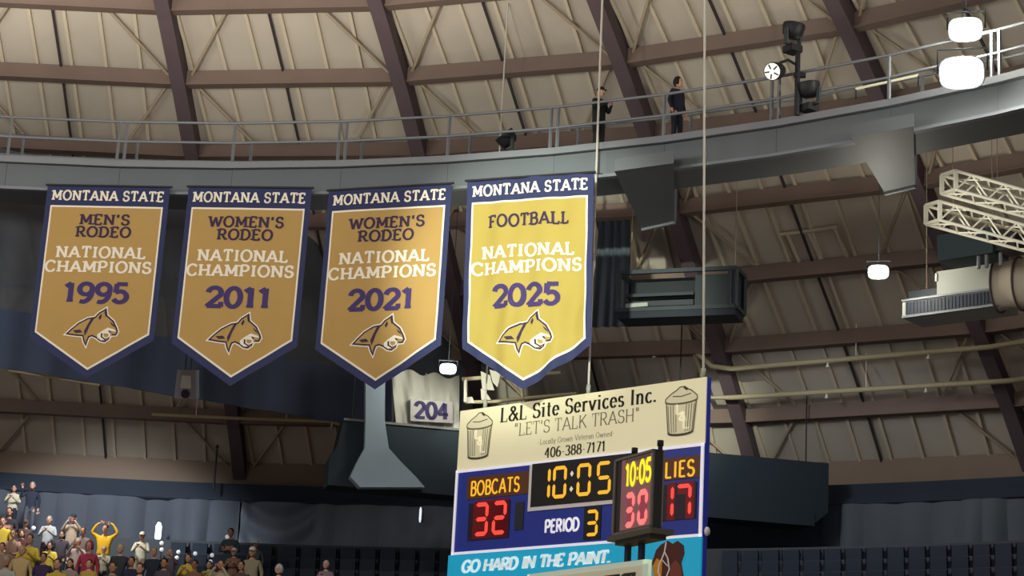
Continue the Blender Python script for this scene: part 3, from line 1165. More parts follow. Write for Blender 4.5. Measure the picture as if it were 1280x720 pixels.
def cpanel(mb, u0, v0, u1, v1, d0, d1, m=0):
    f0, f1 = cfn(d0), cfn(d1)
    mb.hexa([f0(u0, v1), f0(u1, v1), f1(u1, v1), f1(u0, v1), f0(u0, v0), f0(u1, v0), f1(u1, v0), f1(u0, v0)], m)


case_m = mat('clock_case', (66, 63, 58), .45)
edge_m = mat('clock_edge', (150, 146, 132), .4)
mb = MB()
cpanel(mb, 0, 0, cwid, cbot, -BDEP, 0)
mb.build('case', case_m, clock)
mb = MB()
e = .022
for a in ((0, 0, cwid, -e), (0, cbot + e, cwid, cbot), (0, 0, e * 1.6, cbot), (cwid - e, 0, cwid, cbot)):
    cpanel(mb, *a, -.01, .012)
for a in ((cwid - .012, 0, cwid + .004, cbot), (cwid - .02, cbot + .02, cwid + .004, cbot - .004)):
    cpanel(mb, *a, -BDEP - .004, -BDEP + .01)
mb.build('front_bezel', edge_m, clock)
mb = MB()
cpanel(mb, cwid * .20, -.03, cwid * .97, cbot + .03, -.01, .006)
win = mb.build('display_window', mat('clock_window_m', (130, 104, 104), .35, emit=((176, 110, 112), .3)), clock)
mb = MB()
cpanel(mb, cwid * .30, -.035, cwid * .92, -.06, 0, .01)
mb.build('top_strip', mat('strip_pink', (150, 128, 124), .5), win)
yel_m = mat('yellow_led', (90, 84, 10), .5, emit=((255, 240, 36), 1.05))
pink_m = mat('pink_red_led', (90, 40, 40), .5, emit=((255, 128, 122), 1.05))
glow_m = mat('red_backing', (150, 70, 86), .5, emit=((196, 70, 92), .4))
tu0, tvt = cs(784, 582)
tu1 = cs(816, 575)[0]
tvb = cs(784, 608)[1]
mb = MB()
line_h = tvt - tvb
put_text(mb, '10', 'fat', tu0, tvb, (tu1 - tu0) * .40, line_h, cfn(.014))
put_text(mb, '05', 'fat', tu0 + (tu1 - tu0) * .54, tvb, (tu1 - tu0) * .46, line_h, cfn(.014))
cc = tu0 + (tu1 - tu0) * .47
for k in (.25, .7):
    mb.face([cfn(.014)(cc + a * .012, tvb + line_h * k + b * .014) for a, b in ((-1, -1), (1, -1), (1, 1), (-1, 1))])
mb.build('game_time_digits', yel_m, win)
bu0, bvt = cs(783, 617)
bu1 = cs(812, 610)[0]
bvb = cs(783, 661)[1]
bw = (bu1 - bu0) / 2.25
for i, c in enumerate('30'):
    mb = MB()
    u = bu0 + i * bw * 1.25
    cpanel(mb, u + bw * .2, bvt - .03, u + bw * .8, bvb + .03, 0, .009)
    w = mb.build('digit_backing', glow_m, win)
    mb = MB()
    seven(mb, c, u, bvb, bw, bvt - bvb, cfn(.014), (bvt - bvb) * .17)
    mb.build('lit_digit', pink_m, w)
mb = MB()
tray_f = cfn
cpanel(mb, -.04, cbot - .005, cwid + .05, cbot - .05, -BDEP - .10, .03)
mb.build('support_tray', mat('tray_m', (112, 108, 92), .5), clock)
mb = MB()
cpanel(mb, .06, cbot - .05, cwid - .02, cbot - .09, -BDEP - .06, 0)
mb.build('tray_channel', case_m, clock)
for u in (.30, .95):
    mb = MB()
    p = cfn(-.08)(cwid * u, 0)
    mb.tube([p, p + UP * .05], .022, 10)
    mb.lathe(p + UP * .04, UP, [(0, 0), (0, .03), (.05, .03), (.05, 0)], 10)
    mb.build('top_knob', case_m, clock)
# backboard beneath
bTR = at_d(809, 699, 18.5)
BD2 = vp_dir(-1200, 1010)
BX = -BD2
BN = BX.cross(UP).normalized()
if BN.dot(CAM - bTR) < 0:
    BN = -BN
bb = thing('basketball_backboard', bTR + BD2 * .915 - UP * 1.07, 'cream framed backboard at the bottom edge, under the shot clock', 'backboard')


def bfn(u, v, o=0):
    return bTR + BX * u + UP * v + BN * o


def bpanel(mb, u0, v0, u1, v1, d0, d1):
    mb.hexa([bfn(u0, v1, d0), bfn(u1, v1, d0), bfn(u1, v1, d1), bfn(u0, v1, d1), bfn(u0, v0, d0), bfn(u1, v0, d0), bfn(u1, v0, d1), bfn(u0, v0, d1)])


mb = MB()
bpanel(mb, -1.83, 0, 0, -1.07, -.05, -.01)
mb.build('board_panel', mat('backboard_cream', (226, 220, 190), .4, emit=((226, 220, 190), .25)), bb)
mb = MB()
for a in ((-1.83, 0, 0, -.04), (-1.83, -1.03, 0, -1.07), (-1.83, 0, -1.79, -1.07), (-.05, 0, 0, -1.07)):
    bpanel(mb, *a, -.05, .01)
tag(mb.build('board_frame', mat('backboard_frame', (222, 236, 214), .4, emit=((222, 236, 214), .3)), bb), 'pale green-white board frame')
mb = MB()
for a, b in ((-.62, .05), (-.54, .03), (-.45, .045), (-.36, .03), (-.29, .05), (-.21, .035)):
    bpanel(mb, a, -.10 - abs(a) * .02, a + b, -.22, -.01, .004)
bpanel(mb, -.62, -.1, -.4, -.125, -.01, .004)
bpanel(mb, -.33, -.1, -.17, -.125, -.01, .004)
mb.build('dark_print', mat('board_print', (86, 84, 70), .6), bb)
mb = MB()
rim = bfn(-.915, -.93, .38)
mb.tube([rim + Vector((math.cos(2 * PI * i / 24), math.sin(2 * PI * i / 24), 0)) * .23 for i in range(25)], .012, 6)
mb.tube([rim - BN * .23, rim - BN * .39], .03, 6)
mb.build('rim', mat('rim_orange', (210, 84, 30), .5), bb)
mb = MB()
a0 = bfn(-.915, -.6, -.05)
mb.beam(a0, a0 - BN * 1.4 - UP * .5, .14, .18)
base = a0 - BN * 1.4 - UP * .5
mb.beam(base + UP * .2, Vector((base.x, base.y, -1.6)), .2, .2)
mb.build('support_post', case_m, bb)
# struts from the board's top edge carry the clock
for x in (785.5, 802.5):
    p = on_plane(x, 672, cfn(-.1)(0, 0), CN)
    top = Vector((p.x, p.y, cfn(0)(0, cbot - .07).z))
    mb = MB()
    q = bfn(0, 0, 0)
    mb.beam(top, Vector((top.x, top.y, bTR.z - .3)), .045, .045)
    s_ = mb.build('mounting_strut', mat('strut_navy', (44, 46, 70), .5), clock)

# ------------------------------------------------------------------ navy curtain behind the banners
def path_pt(x, y, d):
    return at_d(x, y, d)


L0, L1 = at_d(-120, 440, 54.8), at_d(575, 553, 60.0)
L0z, L1z = L0.z, L1.z
shade_mb, sol = MB(), MB()
nU = 150
rows_s, rows_m = [], []
topz = 16.9


def drape_col(i, solid):
    t = i / nU
    B = L0.lerp(L1, t)
    mid = B.z + 1.55
    n = Vector((-(L1 - L0).y, (L1 - L0).x, 0)).normalized()
    w = .06 * math.sin(t * 46) + .04 * math.sin(t * 97 + 1)
    B = B + n * w
    return B, mid


botrow, midrow, toprow = [], [], []
for i in range(nU + 1):
    B, mid = drape_col(i, True)
    botrow.append(B)
    midrow.append(Vector((B.x, B.y, mid)))
    toprow.append(Vector((B.x, B.y, topz)))
dr = thing('masking_drape', (L0 + L1) / 2, 'wide navy masking drape hanging behind the banners', 'curtain')
n_ = Vector(((L1 - L0).y, -(L1 - L0).x, 0)).normalized() * .04
sol.grid([botrow, midrow], 0, True)
sol.grid([[p + n_ for p in botrow], [p + n_ for p in midrow]], 0, True)
sol.grid([botrow, [p + n_ for p in botrow]], 0, True)
sol.build('solid_drape', navy_cloth, dr)
shade_mb.grid([midrow, toprow], 0, True)  # see-through sheet added so the roof behind looks shaded
tag(shade_mb.build('shade_sheet', shade_m, dr), 'see-through grey sheet added to shade the roof behind')
hm = MB()
hm.tube([L0.lerp(L1, .17 + .014 * i) - UP * .03 - n_ for i in range(12)], .035, 6)
tag(hm.build('hem_pipe', pipe_m, dr), 'pale hem pipe')

# dark press box
PBL = at_d(418, 523, 54.5)
PBD = vp_dir(13950, 1754)
t_r = solve_along(PBL, PBD, 1036)
PBR = PBL + PBD * t_r
pn = PBD.cross(UP).normalized()
if pn.dot(CAM - PBL) < 0:
    pn = -pn
pb = thing('press_box', PBL.lerp(PBR, .5) - UP * 1.6, 'long dark navy balcony box under the roof, behind the scoreboard', 'press box')


def pfn(u, v, o=0):
    return PBL + PBD * u + UP * v + pn * o


def ppanel(mb, u0, v0, u1, v1, d0, d1):
    mb.hexa([pfn(u0, v1, d0), pfn(u1, v1, d0), pfn(u1, v1, d1), pfn(u0, v1, d1), pfn(u0, v0, d0), pfn(u1, v0, d0), pfn(u1, v0, d1), pfn(u0, v0, d1)])


mb = MB()
pts = [(0.25, 0), (t_r, 0), (t_r, -1.35), (t_r - .5, -1.75), (-.05, -1.75), (-.05, -1.05), (.12, -.72)]
fr_, bk_ = [pfn(u, v, 0) for u, v in pts], [pfn(u, v, -.9) for u, v in pts]
mb.face(fr_)
mb.face(bk_[::-1])
for i in range(len(pts)):
    j = (i + 1) % len(pts)
    mb.face([fr_[i], bk_[i], bk_[j], fr_[j]])
mb.build('box_shell', dark_m, pb)
mb = MB()
ppanel(mb, .25, .03, solve_along(PBL, PBD, 580), -.03, -.05, .04)
mb.build('top_rail', mat('box_edge', (120, 124, 124), .5), pb)
mb = MB()
ppanel(mb, -.05, -1.38, t_r - .4, -1.75, 0, .05)
mb.build('lower_band', dark_m, pb)
for f in (.04, .3, .7, .97):
    mb = MB()
    p = pfn(t_r * f, 0, -.7)
    mb.tube([p, Vector((p.x, p.y, roof_z(p)))], .02, 5)
    mb.build('hanger_rod', black_m, pb)

# pale streak - light falling on drape and box, built as solid slabs
def pb_plane(x, y, o):
    return on_plane(x, y, pfn(0, 0, o), pn)


fl = thing('light_streak', pb_plane(474, 608, .3), 'blue-grey flue with flared bottom hanging below the women\'s rodeo 2021 banner', 'streak')
streak_m = mat('streak_grey', (146, 164, 178), .6, noise=.1, scale=1.2)


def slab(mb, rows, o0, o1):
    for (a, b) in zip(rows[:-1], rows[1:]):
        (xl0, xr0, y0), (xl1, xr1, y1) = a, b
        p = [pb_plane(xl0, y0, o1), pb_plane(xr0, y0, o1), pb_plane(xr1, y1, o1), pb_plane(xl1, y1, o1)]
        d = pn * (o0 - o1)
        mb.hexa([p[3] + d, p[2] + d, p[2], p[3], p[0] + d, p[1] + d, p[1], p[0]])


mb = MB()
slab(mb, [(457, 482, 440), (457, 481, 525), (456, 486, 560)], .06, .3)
mb.build('streak_stem', streak_m, fl)
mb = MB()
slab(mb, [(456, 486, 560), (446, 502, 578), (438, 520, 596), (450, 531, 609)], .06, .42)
mb.build('streak_flare', streak_m, fl)

# white sheeting with the section sign
sh = thing('plastic_sheeting', pb_plane(533, 531, -.1), 'crumpled white plastic sheeting lit from above, on the press box', 'sheeting')
rows = []
for j in range(9):
    v = j / 8
    row = []
    for i in range(25):
        u = i / 24
        x = 489 + 6 * v * (1 - u) + (574 - 489 - 0) * u
        ytop = 462 + 10 * u + 3 * math.sin(u * 17)
        p = pb_plane(x, ytop + (529 + 7 * u - ytop) * v, -.12 + .05 * math.sin(u * 23 + v * 3) + .03 * math.sin(u * 51 - v * 7))
        row.append(p)
    rows.append(row)
mb = MB()
mb.grid(rows, 0, True)
mb.grid([[p - pn * .02 for p in r_] for r_ in rows], 0, True)
mb.build('sheet', mat('plastic_white', (206, 208, 196), .4, transl=.35), sh)
for x in (491, 533, 573):
    a, b = pb_plane(x, 462 + (x - 491) * .12, -.3), pb_plane(x, 530, -.3)
    mb = MB()
    mb.tube([b, a], .03, 6)
    mb.build('support_post', grey_m, sh)
sg = thing('section_sign', pb_plane(540, 526, .06), 'pale rectangular sign reading 204 below the white sheeting', 'sign')
mb = MB()
c4 = [pb_plane(513, 498.5, .05), pb_plane(566, 502, .05), pb_plane(566, 529, .05), pb_plane(513, 526, .05)]
mb.hexa([c4[3] - pn * .05, c4[2] - pn * .05, c4[2], c4[3], c4[0] - pn * .05, c4[1] - pn * .05, c4[1], c4[0]])
mb.build('sign_panel', mat('sign_white', (166, 164, 164), .5), sg)
mb = MB()
o_ = c4[3]
ux_, uy_ = c4[2] - c4[3], c4[0] - c4[3]
put_text(mb, '204', 'sans', .10, .16, .80, .70, lambda u, v: o_ + ux_ * u + uy_ * v + pn * .01)
mb.build('number', mat('sign_navy', (52, 48, 92), .6), sg)

# pipe frame with torn sheeting, left above the scoreboard
pf = thing('pipe_frame', pb_plane(610, 503, .2), 'cream pipe frame with rags above the scoreboard\'s left corner', 'pipe frame')
for nm, seq, r in (('top_pipe', [(578, 474), (620, 471), (700, 466)], .055), ('bottom_pipe', [(582, 503), (620, 502), (655, 498), (720, 492)], .05), ('end_pipe', [(582, 474), (582, 503)], .05), ('upright_pipe', [(653, 470), (653, 500)], .05)):
    mb = MB()
    mb.tube([pb_plane(x, y, .2) for x, y in seq], r, 8)
    mb.build(nm, cream_m if nm == 'end_pipe' else pipe_m, pf)
for q in ([(601, 464), (612, 469), (618, 488), (603, 487)], [(612, 462), (626, 466), (622, 484), (616, 478)], [(601, 486), (606, 488), (614, 500), (602, 500)], [(584, 496), (590, 496), (594, 504), (584, 504)]):
    mb = MB()
    f4 = [pb_plane(x, y, .3) for x, y in q]
    mb.hexa([p - pn * .03 for p in f4] + f4)
    mb.build('torn_rag', mat('rag', (190, 188, 172), .7), pf)

# ------------------------------------------------------------------ sprinkler pipes
def pipe_run(pts, r, label, lo=43.0):
    P = [on_cyl(x, y, rr) for x, y, rr in pts]
    mb = MB()
    mb.tube(P, r, 8)
    o = mb.build('sprinkler_pipe', pipe_m, origin=P[0])
    hd = MB()
    for i in range(len(P) - 1):
        L = (P[i + 1] - P[i]).length
        for k in range(1, int(L / 2.8) + 1):
            q = P[i].lerp(P[i + 1], k * 2.8 / L)
            if k * 2.8 < L:
                hd.tube([q, q - UP * .14], .03, 6)
                hd.ell(q - UP * .16, .06, .06, .03, 8, 4)
        q = P[i].lerp(P[i + 1], .5)
        if L > 2.5:
            hd.tube([q, Vector((q.x, q.y, roof_z(q)))], .015, 5)
    tag(hd.build('sprinkler_head', cream_m, o), kind=None)
    return tag(o, label, 'pipe', 'sprinkler pipes under the dome')


pipe_run([(700, 447, 42.2), (850, 437, 42.2), (866, 437, 42.2), (890, 458, 42.2), (915, 461, 42.2), (1235, 434, 42.2), (1420, 405, 42.2)], .075, 'upper cream sprinkler pipe crossing the roof right of the scoreboard')
pipe_run([(867, 437, 42.2), (887, 497, 43.0), (915, 497, 43.0), (1262, 476, 43.0), (1420, 452, 43.0)], .075, 'lower cream sprinkler pipe crossing the roof right of the scoreboard')
pipe_run([(190, 518, 43.4), (300, 523, 43.4), (416, 527, 43.4), (425, 531, 43.4)], .05, 'cream sprinkler pipe ending below the navy drape, left of the pale light streak')


# ------------------------------------------------------------------ lamps in view
def flood(x, y, d, w, h, label, e, aim=None):
    p = at_d(x, y, d)
    aim = (CAM + Vector((0, 4, -3)) - p).normalized() if aim is None else aim
    sx = aim.cross(UP).normalized()
    sy = sx.cross(aim)

    def ringp(o, k):
        return [p + aim * o + sx * (w / 2 * k * math.copysign(abs(math.cos(t)) ** .6, math.cos(t))) + sy * (h / 2 * k * math.copysign(abs(math.sin(t)) ** .6, math.sin(t))) for t in [2 * PI * i / 24 for i in range(24)]]
    o = thing('floodlight', p, label, 'floodlight', 'lit arena floodlights')
    mb = MB()
    rows = [ringp(0, 1.02), ringp(.02, 1.1), ringp(-.02, 1.12), ringp(-h * .4, .95), ringp(-h * .8, .5)]
    mb.grid(rows, 0, True, True)
    mb.face(rows[-1])
    mb.build('housing', char_m, o)
    mb = MB()
    rows = [ringp(.0, 1.0), ringp(.03, .7), ringp(.04, .05)]
    mb.grid(rows, 0, True, True)
    mb.face(rows[-1])
    mb.build('lens', lamp_m, o)
    mb = MB()
    s = sx * w * .6
    b = p - aim * h * .4
    mb.tube([b - s, b - s + UP * h * .8, b + s + UP * h * .8, b + s], .02, 6)
    mb.build('yoke', char_m, o)
    mb = MB()
    top = b + UP * h * .8
    mb.tube([top, Vector((top.x, top.y, roof_z(top)))], .008, 6)
    mb.build('hanging_rod', char_m, o)
    l = lamp('POINT', 'floodlight_beam', p, e, (1, .95, .82), shadow_soft_size=w / 2)
    l.parent = o
    l.location = aim * .3
    return o


flood(1207, 37, 45.8, .66, .48, 'upper of the two dazzling floodlights at the top right', 420)
flood(1202, 91, 44.0, .84, .62, 'lower larger of the two dazzling floodlights at the top right', 420)
flood(1098, 340, 50.5, .46, .32, 'single lit floodlight beside the grey air handling unit', 150)
flood(560, 461, 54.0, .40, .26, 'small lit floodlight above the sign reading 204', 170)


# moving-head stage lights on the catwalk
def stage_light(base, aim, label, lit):
    o = thing('stage_light', base, label, 'stage light', 'stage lights on the catwalk')
    mb = MB()
    mb.box(base + UP * .08, .32, .32, .16)
    mb.build('base', black_m, o)
    s = aim.cross(UP).normalized()
    mb = MB()
    for k in (-1, 1):
        mb.beam(base + s * k * .28 + UP * .12, base + s * k * .28 + UP * .5, .05, .1)
    mb.beam(base - s * .3 + UP * .16, base + s * .3 + UP * .16, .08, .06)
    mb.build('yoke', char_m, o)
    c = base + UP * .48
    mb = MB()
    mb.lathe(c, aim, [(-.13, 0), (-.13, .15), (-.04, .23), (.14, .26), (.2, .25)], 16)
    mb.build('head', black_m, o)
    mb = MB()
    mb.lathe(c + aim * .19, aim, [(0, .24), (.01, 0)], 16)
    mb.build('lens', mat('stage_lens_lit', (230, 226, 220), .3, emit=((240, 236, 226), .9)) if lit else mat('stage_lens', (70, 70, 80), .2), o)
    return o


tocam = lambda p: (CAM - p).normalized()
pp = at_z(996, 144, HC)
pole = thing('lighting_pole', pp, 'black upright lighting pole clamped to the catwalk rail', 'pole')
mb = MB()
mb.tube([pp, pp + UP * 1.5], .06, 10)
mb.build('pole', black_m, pole)
mb = MB()
mb.tube([pp + UP * 1.18, pp + UP * 1.3 - _R0 * .22, pp + UP * 1.22 - _R0 * .4], .035, 8)
mb.beam(pp + UP * .95 - _R0 * .08, pp + UP * .95 + _R0 * .18, .1, .1)
mb.build('clamp_arm', black_m, pole)
p1 = pp + UP * 1.5 - _R0 * .12
o = stage_light(p1 - UP * .02, (UP * .9 + _R0 * .12 - _F * .1).normalized(), 'dark stage light on top of the lighting pole', False)
c = pp + UP * 1.02 - _R0 * .5
sl = thing('spotlight_can', c, 'black can spotlight with bright round lens on the lighting pole', 'spotlight')
aim = (tocam(c) - _R0 * .45 - UP * .1).normalized()
mb = MB()
mb.lathe(c, aim, [(-.32, 0), (-.32, .13), (-.1, .2), (.16, .21), (.2, .2)], 16)
mb.build('can', black_m, sl)
mb = MB()
mb.lathe(c + aim * .18, aim, [(0, .19), (.01, .0)], 16)
lens = mb.build('lens', mat('stage_lens_lit', (230, 226, 220), .3, emit=((240, 236, 226), .9)), sl)
mb = MB()
s = aim.cross(UP).normalized()
u2 = s.cross(aim)
for k in range(5):
    a = 2 * PI * k / 5
    mb.tube([c + aim * .2 + (s * math.cos(a) + u2 * math.sin(a)) * .06, c + aim * .2 + (s * math.cos(a) + u2 * math.sin(a)) * .17], .018, 5)
mb.build('lens_vane', char_m, lens)
p2 = at_z(1014, 139, HC) + _F * .35
stage_light(p2 + UP * .02, (UP * .9 - _R0 * .12 - _F * .1).normalized(), 'dark stage light standing low beside the lighting pole', False)
stage_light(at_z(634, 197, HC) + _F * .5, (UP * .6 - _R0 * .5 - _F * .2).normalized(), 'dark stage light standing behind the rail above the football banner', False)
# small white box and strip light under the right of the catwalk
p = at_d(1138, 168, 48.5)
wb = thing('small_floodlight', p, 'small cream box light hanging under the catwalk, right', 'light')
mb = MB()
ax3 = (_R0, Vector((_F.x, _F.y, 0)).normalized(), UP)
mb.hexa([p + ax3[0] * a + ax3[1] * b + UP * c_ for a, b, c_ in ((-.14, -.15, -.05), (.16, -.15, -.07), (.18, .15, -.07), (-.12, .15, -.05), (-.08, -.15, .08), (.2, -.15, .1), (.2, .15, .1), (-.08, .15, .08))])
mb.build('housing', cream_m, wb)
mb = MB()
mb.beam(p - ax3[0] * .12, p - ax3[0] * .42 - UP * .03, .07, .05)
mb.tube([p + UP * .05 + ax3[0] * .1, p + UP * .05 + ax3[0] * .1 + UP * .5], .02, 6)
mb.build('bracket', cream_m, wb)
a, b = at_d(1070, 111, 48.3), at_d(1148, 94, 47.6)
tl = thing('tube_light', a, 'thin lit tube light lying along the catwalk rail, right', 'light')
mb = MB()
mb.tube([a, b], .03, 8)
mb.build('tube', mat('tube_lit', (220, 216, 190), .4, emit=((220, 216, 180), .45)), tl)
mb = MB()
for q in (a, b):
    mb.tube([q, q - UP * .25], .02, 6)
mb.build('bracket', char_m, tl)


# ------------------------------------------------------------------ trusses
def truss(E, Dv, L, s, label):
    Dv = Dv.normalized()
    sd = Dv.cross(UP).normalized()
    o = thing('box_truss', E, label, 'truss', 'white box trusses at the right edge')
    cor = [(-1, -1), (1, -1), (1, 1), (-1, 1)]
    P = lambda c, t: E + Dv * t + sd * c[0] * s / 2 + UP * c[1] * s / 2
    for c in cor:
        mb = MB()
        mb.tube([P(c, 0), P(c, L)], s * .09, 8)
        mb.build('chord', cream_m, o)
    n = int(L / (s * 1.05))
    for q in range(4):
        c0, c1 = cor[q], cor[(q + 1) % 4]
        for i in range(n):
            a, b = (c0, c1) if i % 2 == 0 else (c1, c0)
            mb = MB()
            mb.tube([P(a, i * L / n), P(b, (i + 1) * L / n)], s * .05, 6)
            mb.build('lacing_bar', cream_m, o)
    for t in (0, L):
        mb = MB()
        for q in range(4):
            mb.beam(P(cor[q], t), P(cor[(q + 1) % 4], t), s * .14, s * .2, up=Dv)
        mb.build('end_frame', cream_m, o)
    mb = MB()
    for t in (L * .75, L * .97):
        q = E + Dv * t + UP * s * .5
        mb.tube([q, Vector((q.x, q.y, roof_z(q)))], .02, 6)
    mb.build('hanging_cable', char_m, o)
    return o


for (x, y, d, x2, y2, label) in ((1186, 228, 25.0, 1330, 268, 'upper white box truss reaching in from the right edge'), (1166, 266, 25.2, 1330, 311, 'lower white box truss reaching in from the right edge')):
    E = at_d(x, y, d)
    Q = at_z(x2, y2, E.z)
    truss(E, Q - E, (Q - E).length * 1.5 if (Q - E).length < 5 else (Q - E).length, .23, label)

# ------------------------------------------------------------------ air handling unit, dark cabinet, ribbed duct
UD = vp_dir(-9000, 1560)


def face_box(name, label, cat, quad, d, depth, m):
    pass


A = at_d(1128, 398, 51.0)
AD = -vp_dir(-2600, 880)
an = AD.cross(UP).normalized()
if an.dot(CAM - A) < 0:
    an = -an
aw = solve_along(A, AD, 1248)


def afn(u, v, o=0):
    return A + AD * (u * aw) + UP * v + an * o


def apx(x, y, o=0):
    p = on_plane(x, y, A + an * o, an)
    return (p - A).dot(AD) / aw, (p - A).z


def apanel(mb, u0, v0, u1, v1, d0, d1):
    mb.hexa([afn(u0, v1, d0), afn(u1, v1, d0), afn(u1, v1, d1), afn(u0, v1, d1), afn(u0, v0, d0), afn(u1, v0, d0), afn(u1, v0, d1), afn(u0, v0, d1)])


ht = apx(1128, 375)[1]
ah = thing('air_handler', afn(.5, 0, -.4), 'grey air handling unit with a dark louvred grille under the dome', 'air handler')
mb = MB()
apanel(mb, 0, ht, 1, 0, -1.0, 0)
mb.build('lower_housing', grey_m, ah)
u5, v5 = apx(1168, 338)
mb = MB()
apanel(mb, u5, v5, 1.0, ht, -1.0, -.12)
mb.build('upper_housing', grey_m, ah)
mb = MB()
apanel(mb, 0, ht + .28, u5, ht, -1.0, -.3)
mb.build('side_housing', char_m, ah)
mb = MB()
apanel(mb, .035, ht - .07, .975, .07, -.02, .01)
gr = mb.build('grille', mat('grille_dark', (34, 42, 56), .5), ah)
mb = MB()
for i in range(26):
    u = .045 + .92 * i / 25
    apanel(mb, u, ht - .09, u + .006, .09, .0, .025)
mb.build('louvre', mat('louvre_m', (52, 62, 78), .5), gr)
mb = MB()
apanel(mb, 0, .05, 1.0, 0, -.02, .04)
apanel(mb, 0, ht, 1.0, ht - .05, -.02, .04)
mb.build('grille_frame', rail_m, ah)
for u in (.15, .9):
    mb = MB()
    p = afn(u, v5 if u > .4 else ht + .28, -.5)
    mb.tube([p, Vector((p.x, p.y, roof_z(p)))], .012, 6)
    mb.build('hanging_rod', brace_m, ah)
p = afn(u5, v5 - .25, -.1)
mb = MB()
mb.beam(p, p + UP * .2, .05, .05)
mb.build('white_valve', white_m, ah)
# ribbed flexible duct beside it
dd = thing('ribbed_duct', afn(1.25, .5, -.4), 'tan ribbed duct curving down at the right edge', 'duct')
mb = MB()
rows = []
D0 = on_plane(1244, 355, A, an)
for i in range(21):
    t = i / 20
    c_ = D0 + AD * (t * 2.2) - UP * (.25 * t * t) + an * -.2
    rr = .72 + (.05 if i % 5 == 0 else 0)
    rows.append([c_ + UP * rr * .8 * math.cos(2 * PI * k / 18) + an * rr * .6 * math.sin(2 * PI * k / 18) for k in range(18)])
mb.grid(rows, 0, True, True)
mb.face(rows[0])
mb.face(rows[-1][::-1])
mb.build('duct_sleeve', duct_m, dd)
for i in (0, 5, 10, 15):
    t = i / 20
    c_ = D0 + AD * (t * 2.2) - UP * (.25 * t * t) + an * -.2
    mb = MB()
    mb.tube([c_ + UP * .80 * .8 * math.cos(2 * PI * k / 20) + an * .80 * .6 * math.sin(2 * PI * k / 20) for k in range(21)], .03, 6)
    mb.build('duct_hoop', rib_m, dd)
mb = MB()
q = D0 + AD * .8 + UP * .4
mb.tube([q, Vector((q.x, q.y, roof_z(q)))], .012, 6)
mb.build('hanging_rod', brace_m, dd)
# dark teal cabinet above
p0 = at_d(1216, 310, 49.5)
cb = thing('dark_plant_cabinet', p0, 'dark teal plant cabinet above the air handling unit', 'cabinet')
mb = MB()
mb.box(p0, 1.4, .8, .62, (AD, an, UP))
mb.build('cabinet_body', mat('teal_dark', (50, 66, 70), .6, noise=.1), cb)
mb = MB()
mb.box(p0 + AD * .95 + UP * .0, .5, .6, .5, (AD, an, UP))
mb.build('motor_box', black_m, cb)
mb = MB()
for k in (.3, .5, .85):
    q = p0 + AD * k - UP * .31 + an * .3
    mb.tube([q, q - UP * .3], .045, 8)
mb.build('pipe_stub', rail_m, cb)
mb = MB()
for k in (-.5, .5):
    q = p0 + AD * k + UP * .3
    mb.tube([q, Vector((q.x, q.y, roof_z(q)))], .012, 6)
mb.build('hanging_rod', brace_m, cb)

# ------------------------------------------------------------------ hanging steel equipment cage, centre right
Q0 = at_d(772, 388, 53.0)
QD = -vp_dir(-7000, 1100)
qn = QD.cross(UP).normalized()
if qn.dot(CAM - Q0) < 0:
    qn = -qn
qw = solve_along(Q0, QD, 919)


def qfn(u, v, o=0):
    return Q0 + QD * u * qw + UP * v + qn * o


cage = thing('equipment_cage', qfn(.5, 0, -.4), 'dark steel equipment cage hanging under the dome, right of the football banner', 'equipment cage')
H_ = .98
cage_m = mat('cage_steel', (58, 66, 72), .5, noise=.1)
mb = MB()
for o in (0, -.9):
    for (a, b) in (((0, 0), (1, 0)), ((0, H_), (1, H_)), ((0, 0), (0, H_)), ((1, 0), (1, H_)), ((.955, 0), (.955, H_))):
        mb.beam(qfn(a[0], a[1], o), qfn(b[0], b[1], o), .1, .1)
for (u, v) in ((0, 0), (1, 0), (0, H_), (1, H_)):
    mb.beam(qfn(u, v, 0), qfn(u, v, -.9), .1, .1)
mb.build('frame', cage_m, cage)
mb = MB()
mb.hexa([qfn(.0, -.22, -.85), qfn(1, -.22, -.85), qfn(1, -.22, .02), qfn(0, -.22, .02), qfn(0, -.02, -.85), qfn(1, -.02, -.85), qfn(1, -.02, .02), qfn(0, -.02, .02)])
mb.build('floor_tray', mat('cage_tray', (36, 42, 52), .6), cage)
mb = MB()
for v0, v1 in ((.16, .30), (.42, .5)):
    mb.hexa([qfn(.03, v0, -.5), qfn(.62, v0, -.5), qfn(.62, v0, -.3), qfn(.03, v0, -.3), qfn(.03, v1, -.5), qfn(.62, v1, -.5), qfn(.62, v1, -.3), qfn(.03, v1, -.3)])
mb.build('shelf_board', char_m, cage)
mb = MB()
mb.hexa([qfn(.64, .05, -.8), qfn(.94, .05, -.8), qfn(.94, .05, -.2), qfn(.64, .05, -.2), qfn(.64, .9, -.8), qfn(.94, .9, -.8), qfn(.94, .9, -.2), qfn(.64, .9, -.2)])
mb.build('equipment_case', mat('case_dark', (54, 62, 66), .6), cage)
mb = MB()
mb.hexa([qfn(.03, .02, -.88), qfn(.62, .02, -.88), qfn(.62, .02, -.8), qfn(.03, .02, -.8), qfn(.03, .92, -.88), qfn(.62, .92, -.88), qfn(.62, .92, -.8), qfn(.03, .92, -.8)])
mb.build('back_panel', mat('back_panel_dark', (44, 50, 54), .7), cage)
mb = MB()
mb.beam(qfn(.06, .13, -.1), qfn(.25, .15, -.1), .08, .10)
tag(mb.build('white_strip', mat('pale_strip', (170, 176, 172), .5), cage), 'short white strip')
for u in (.05, .95):
    mb = MB()
    q = qfn(u, H_, -.5)
    mb.tube([q, Vector((q.x, q.y, roof_z(q)))], .012, 6)
    mb.build('hanging_rod', brace_m, cage)

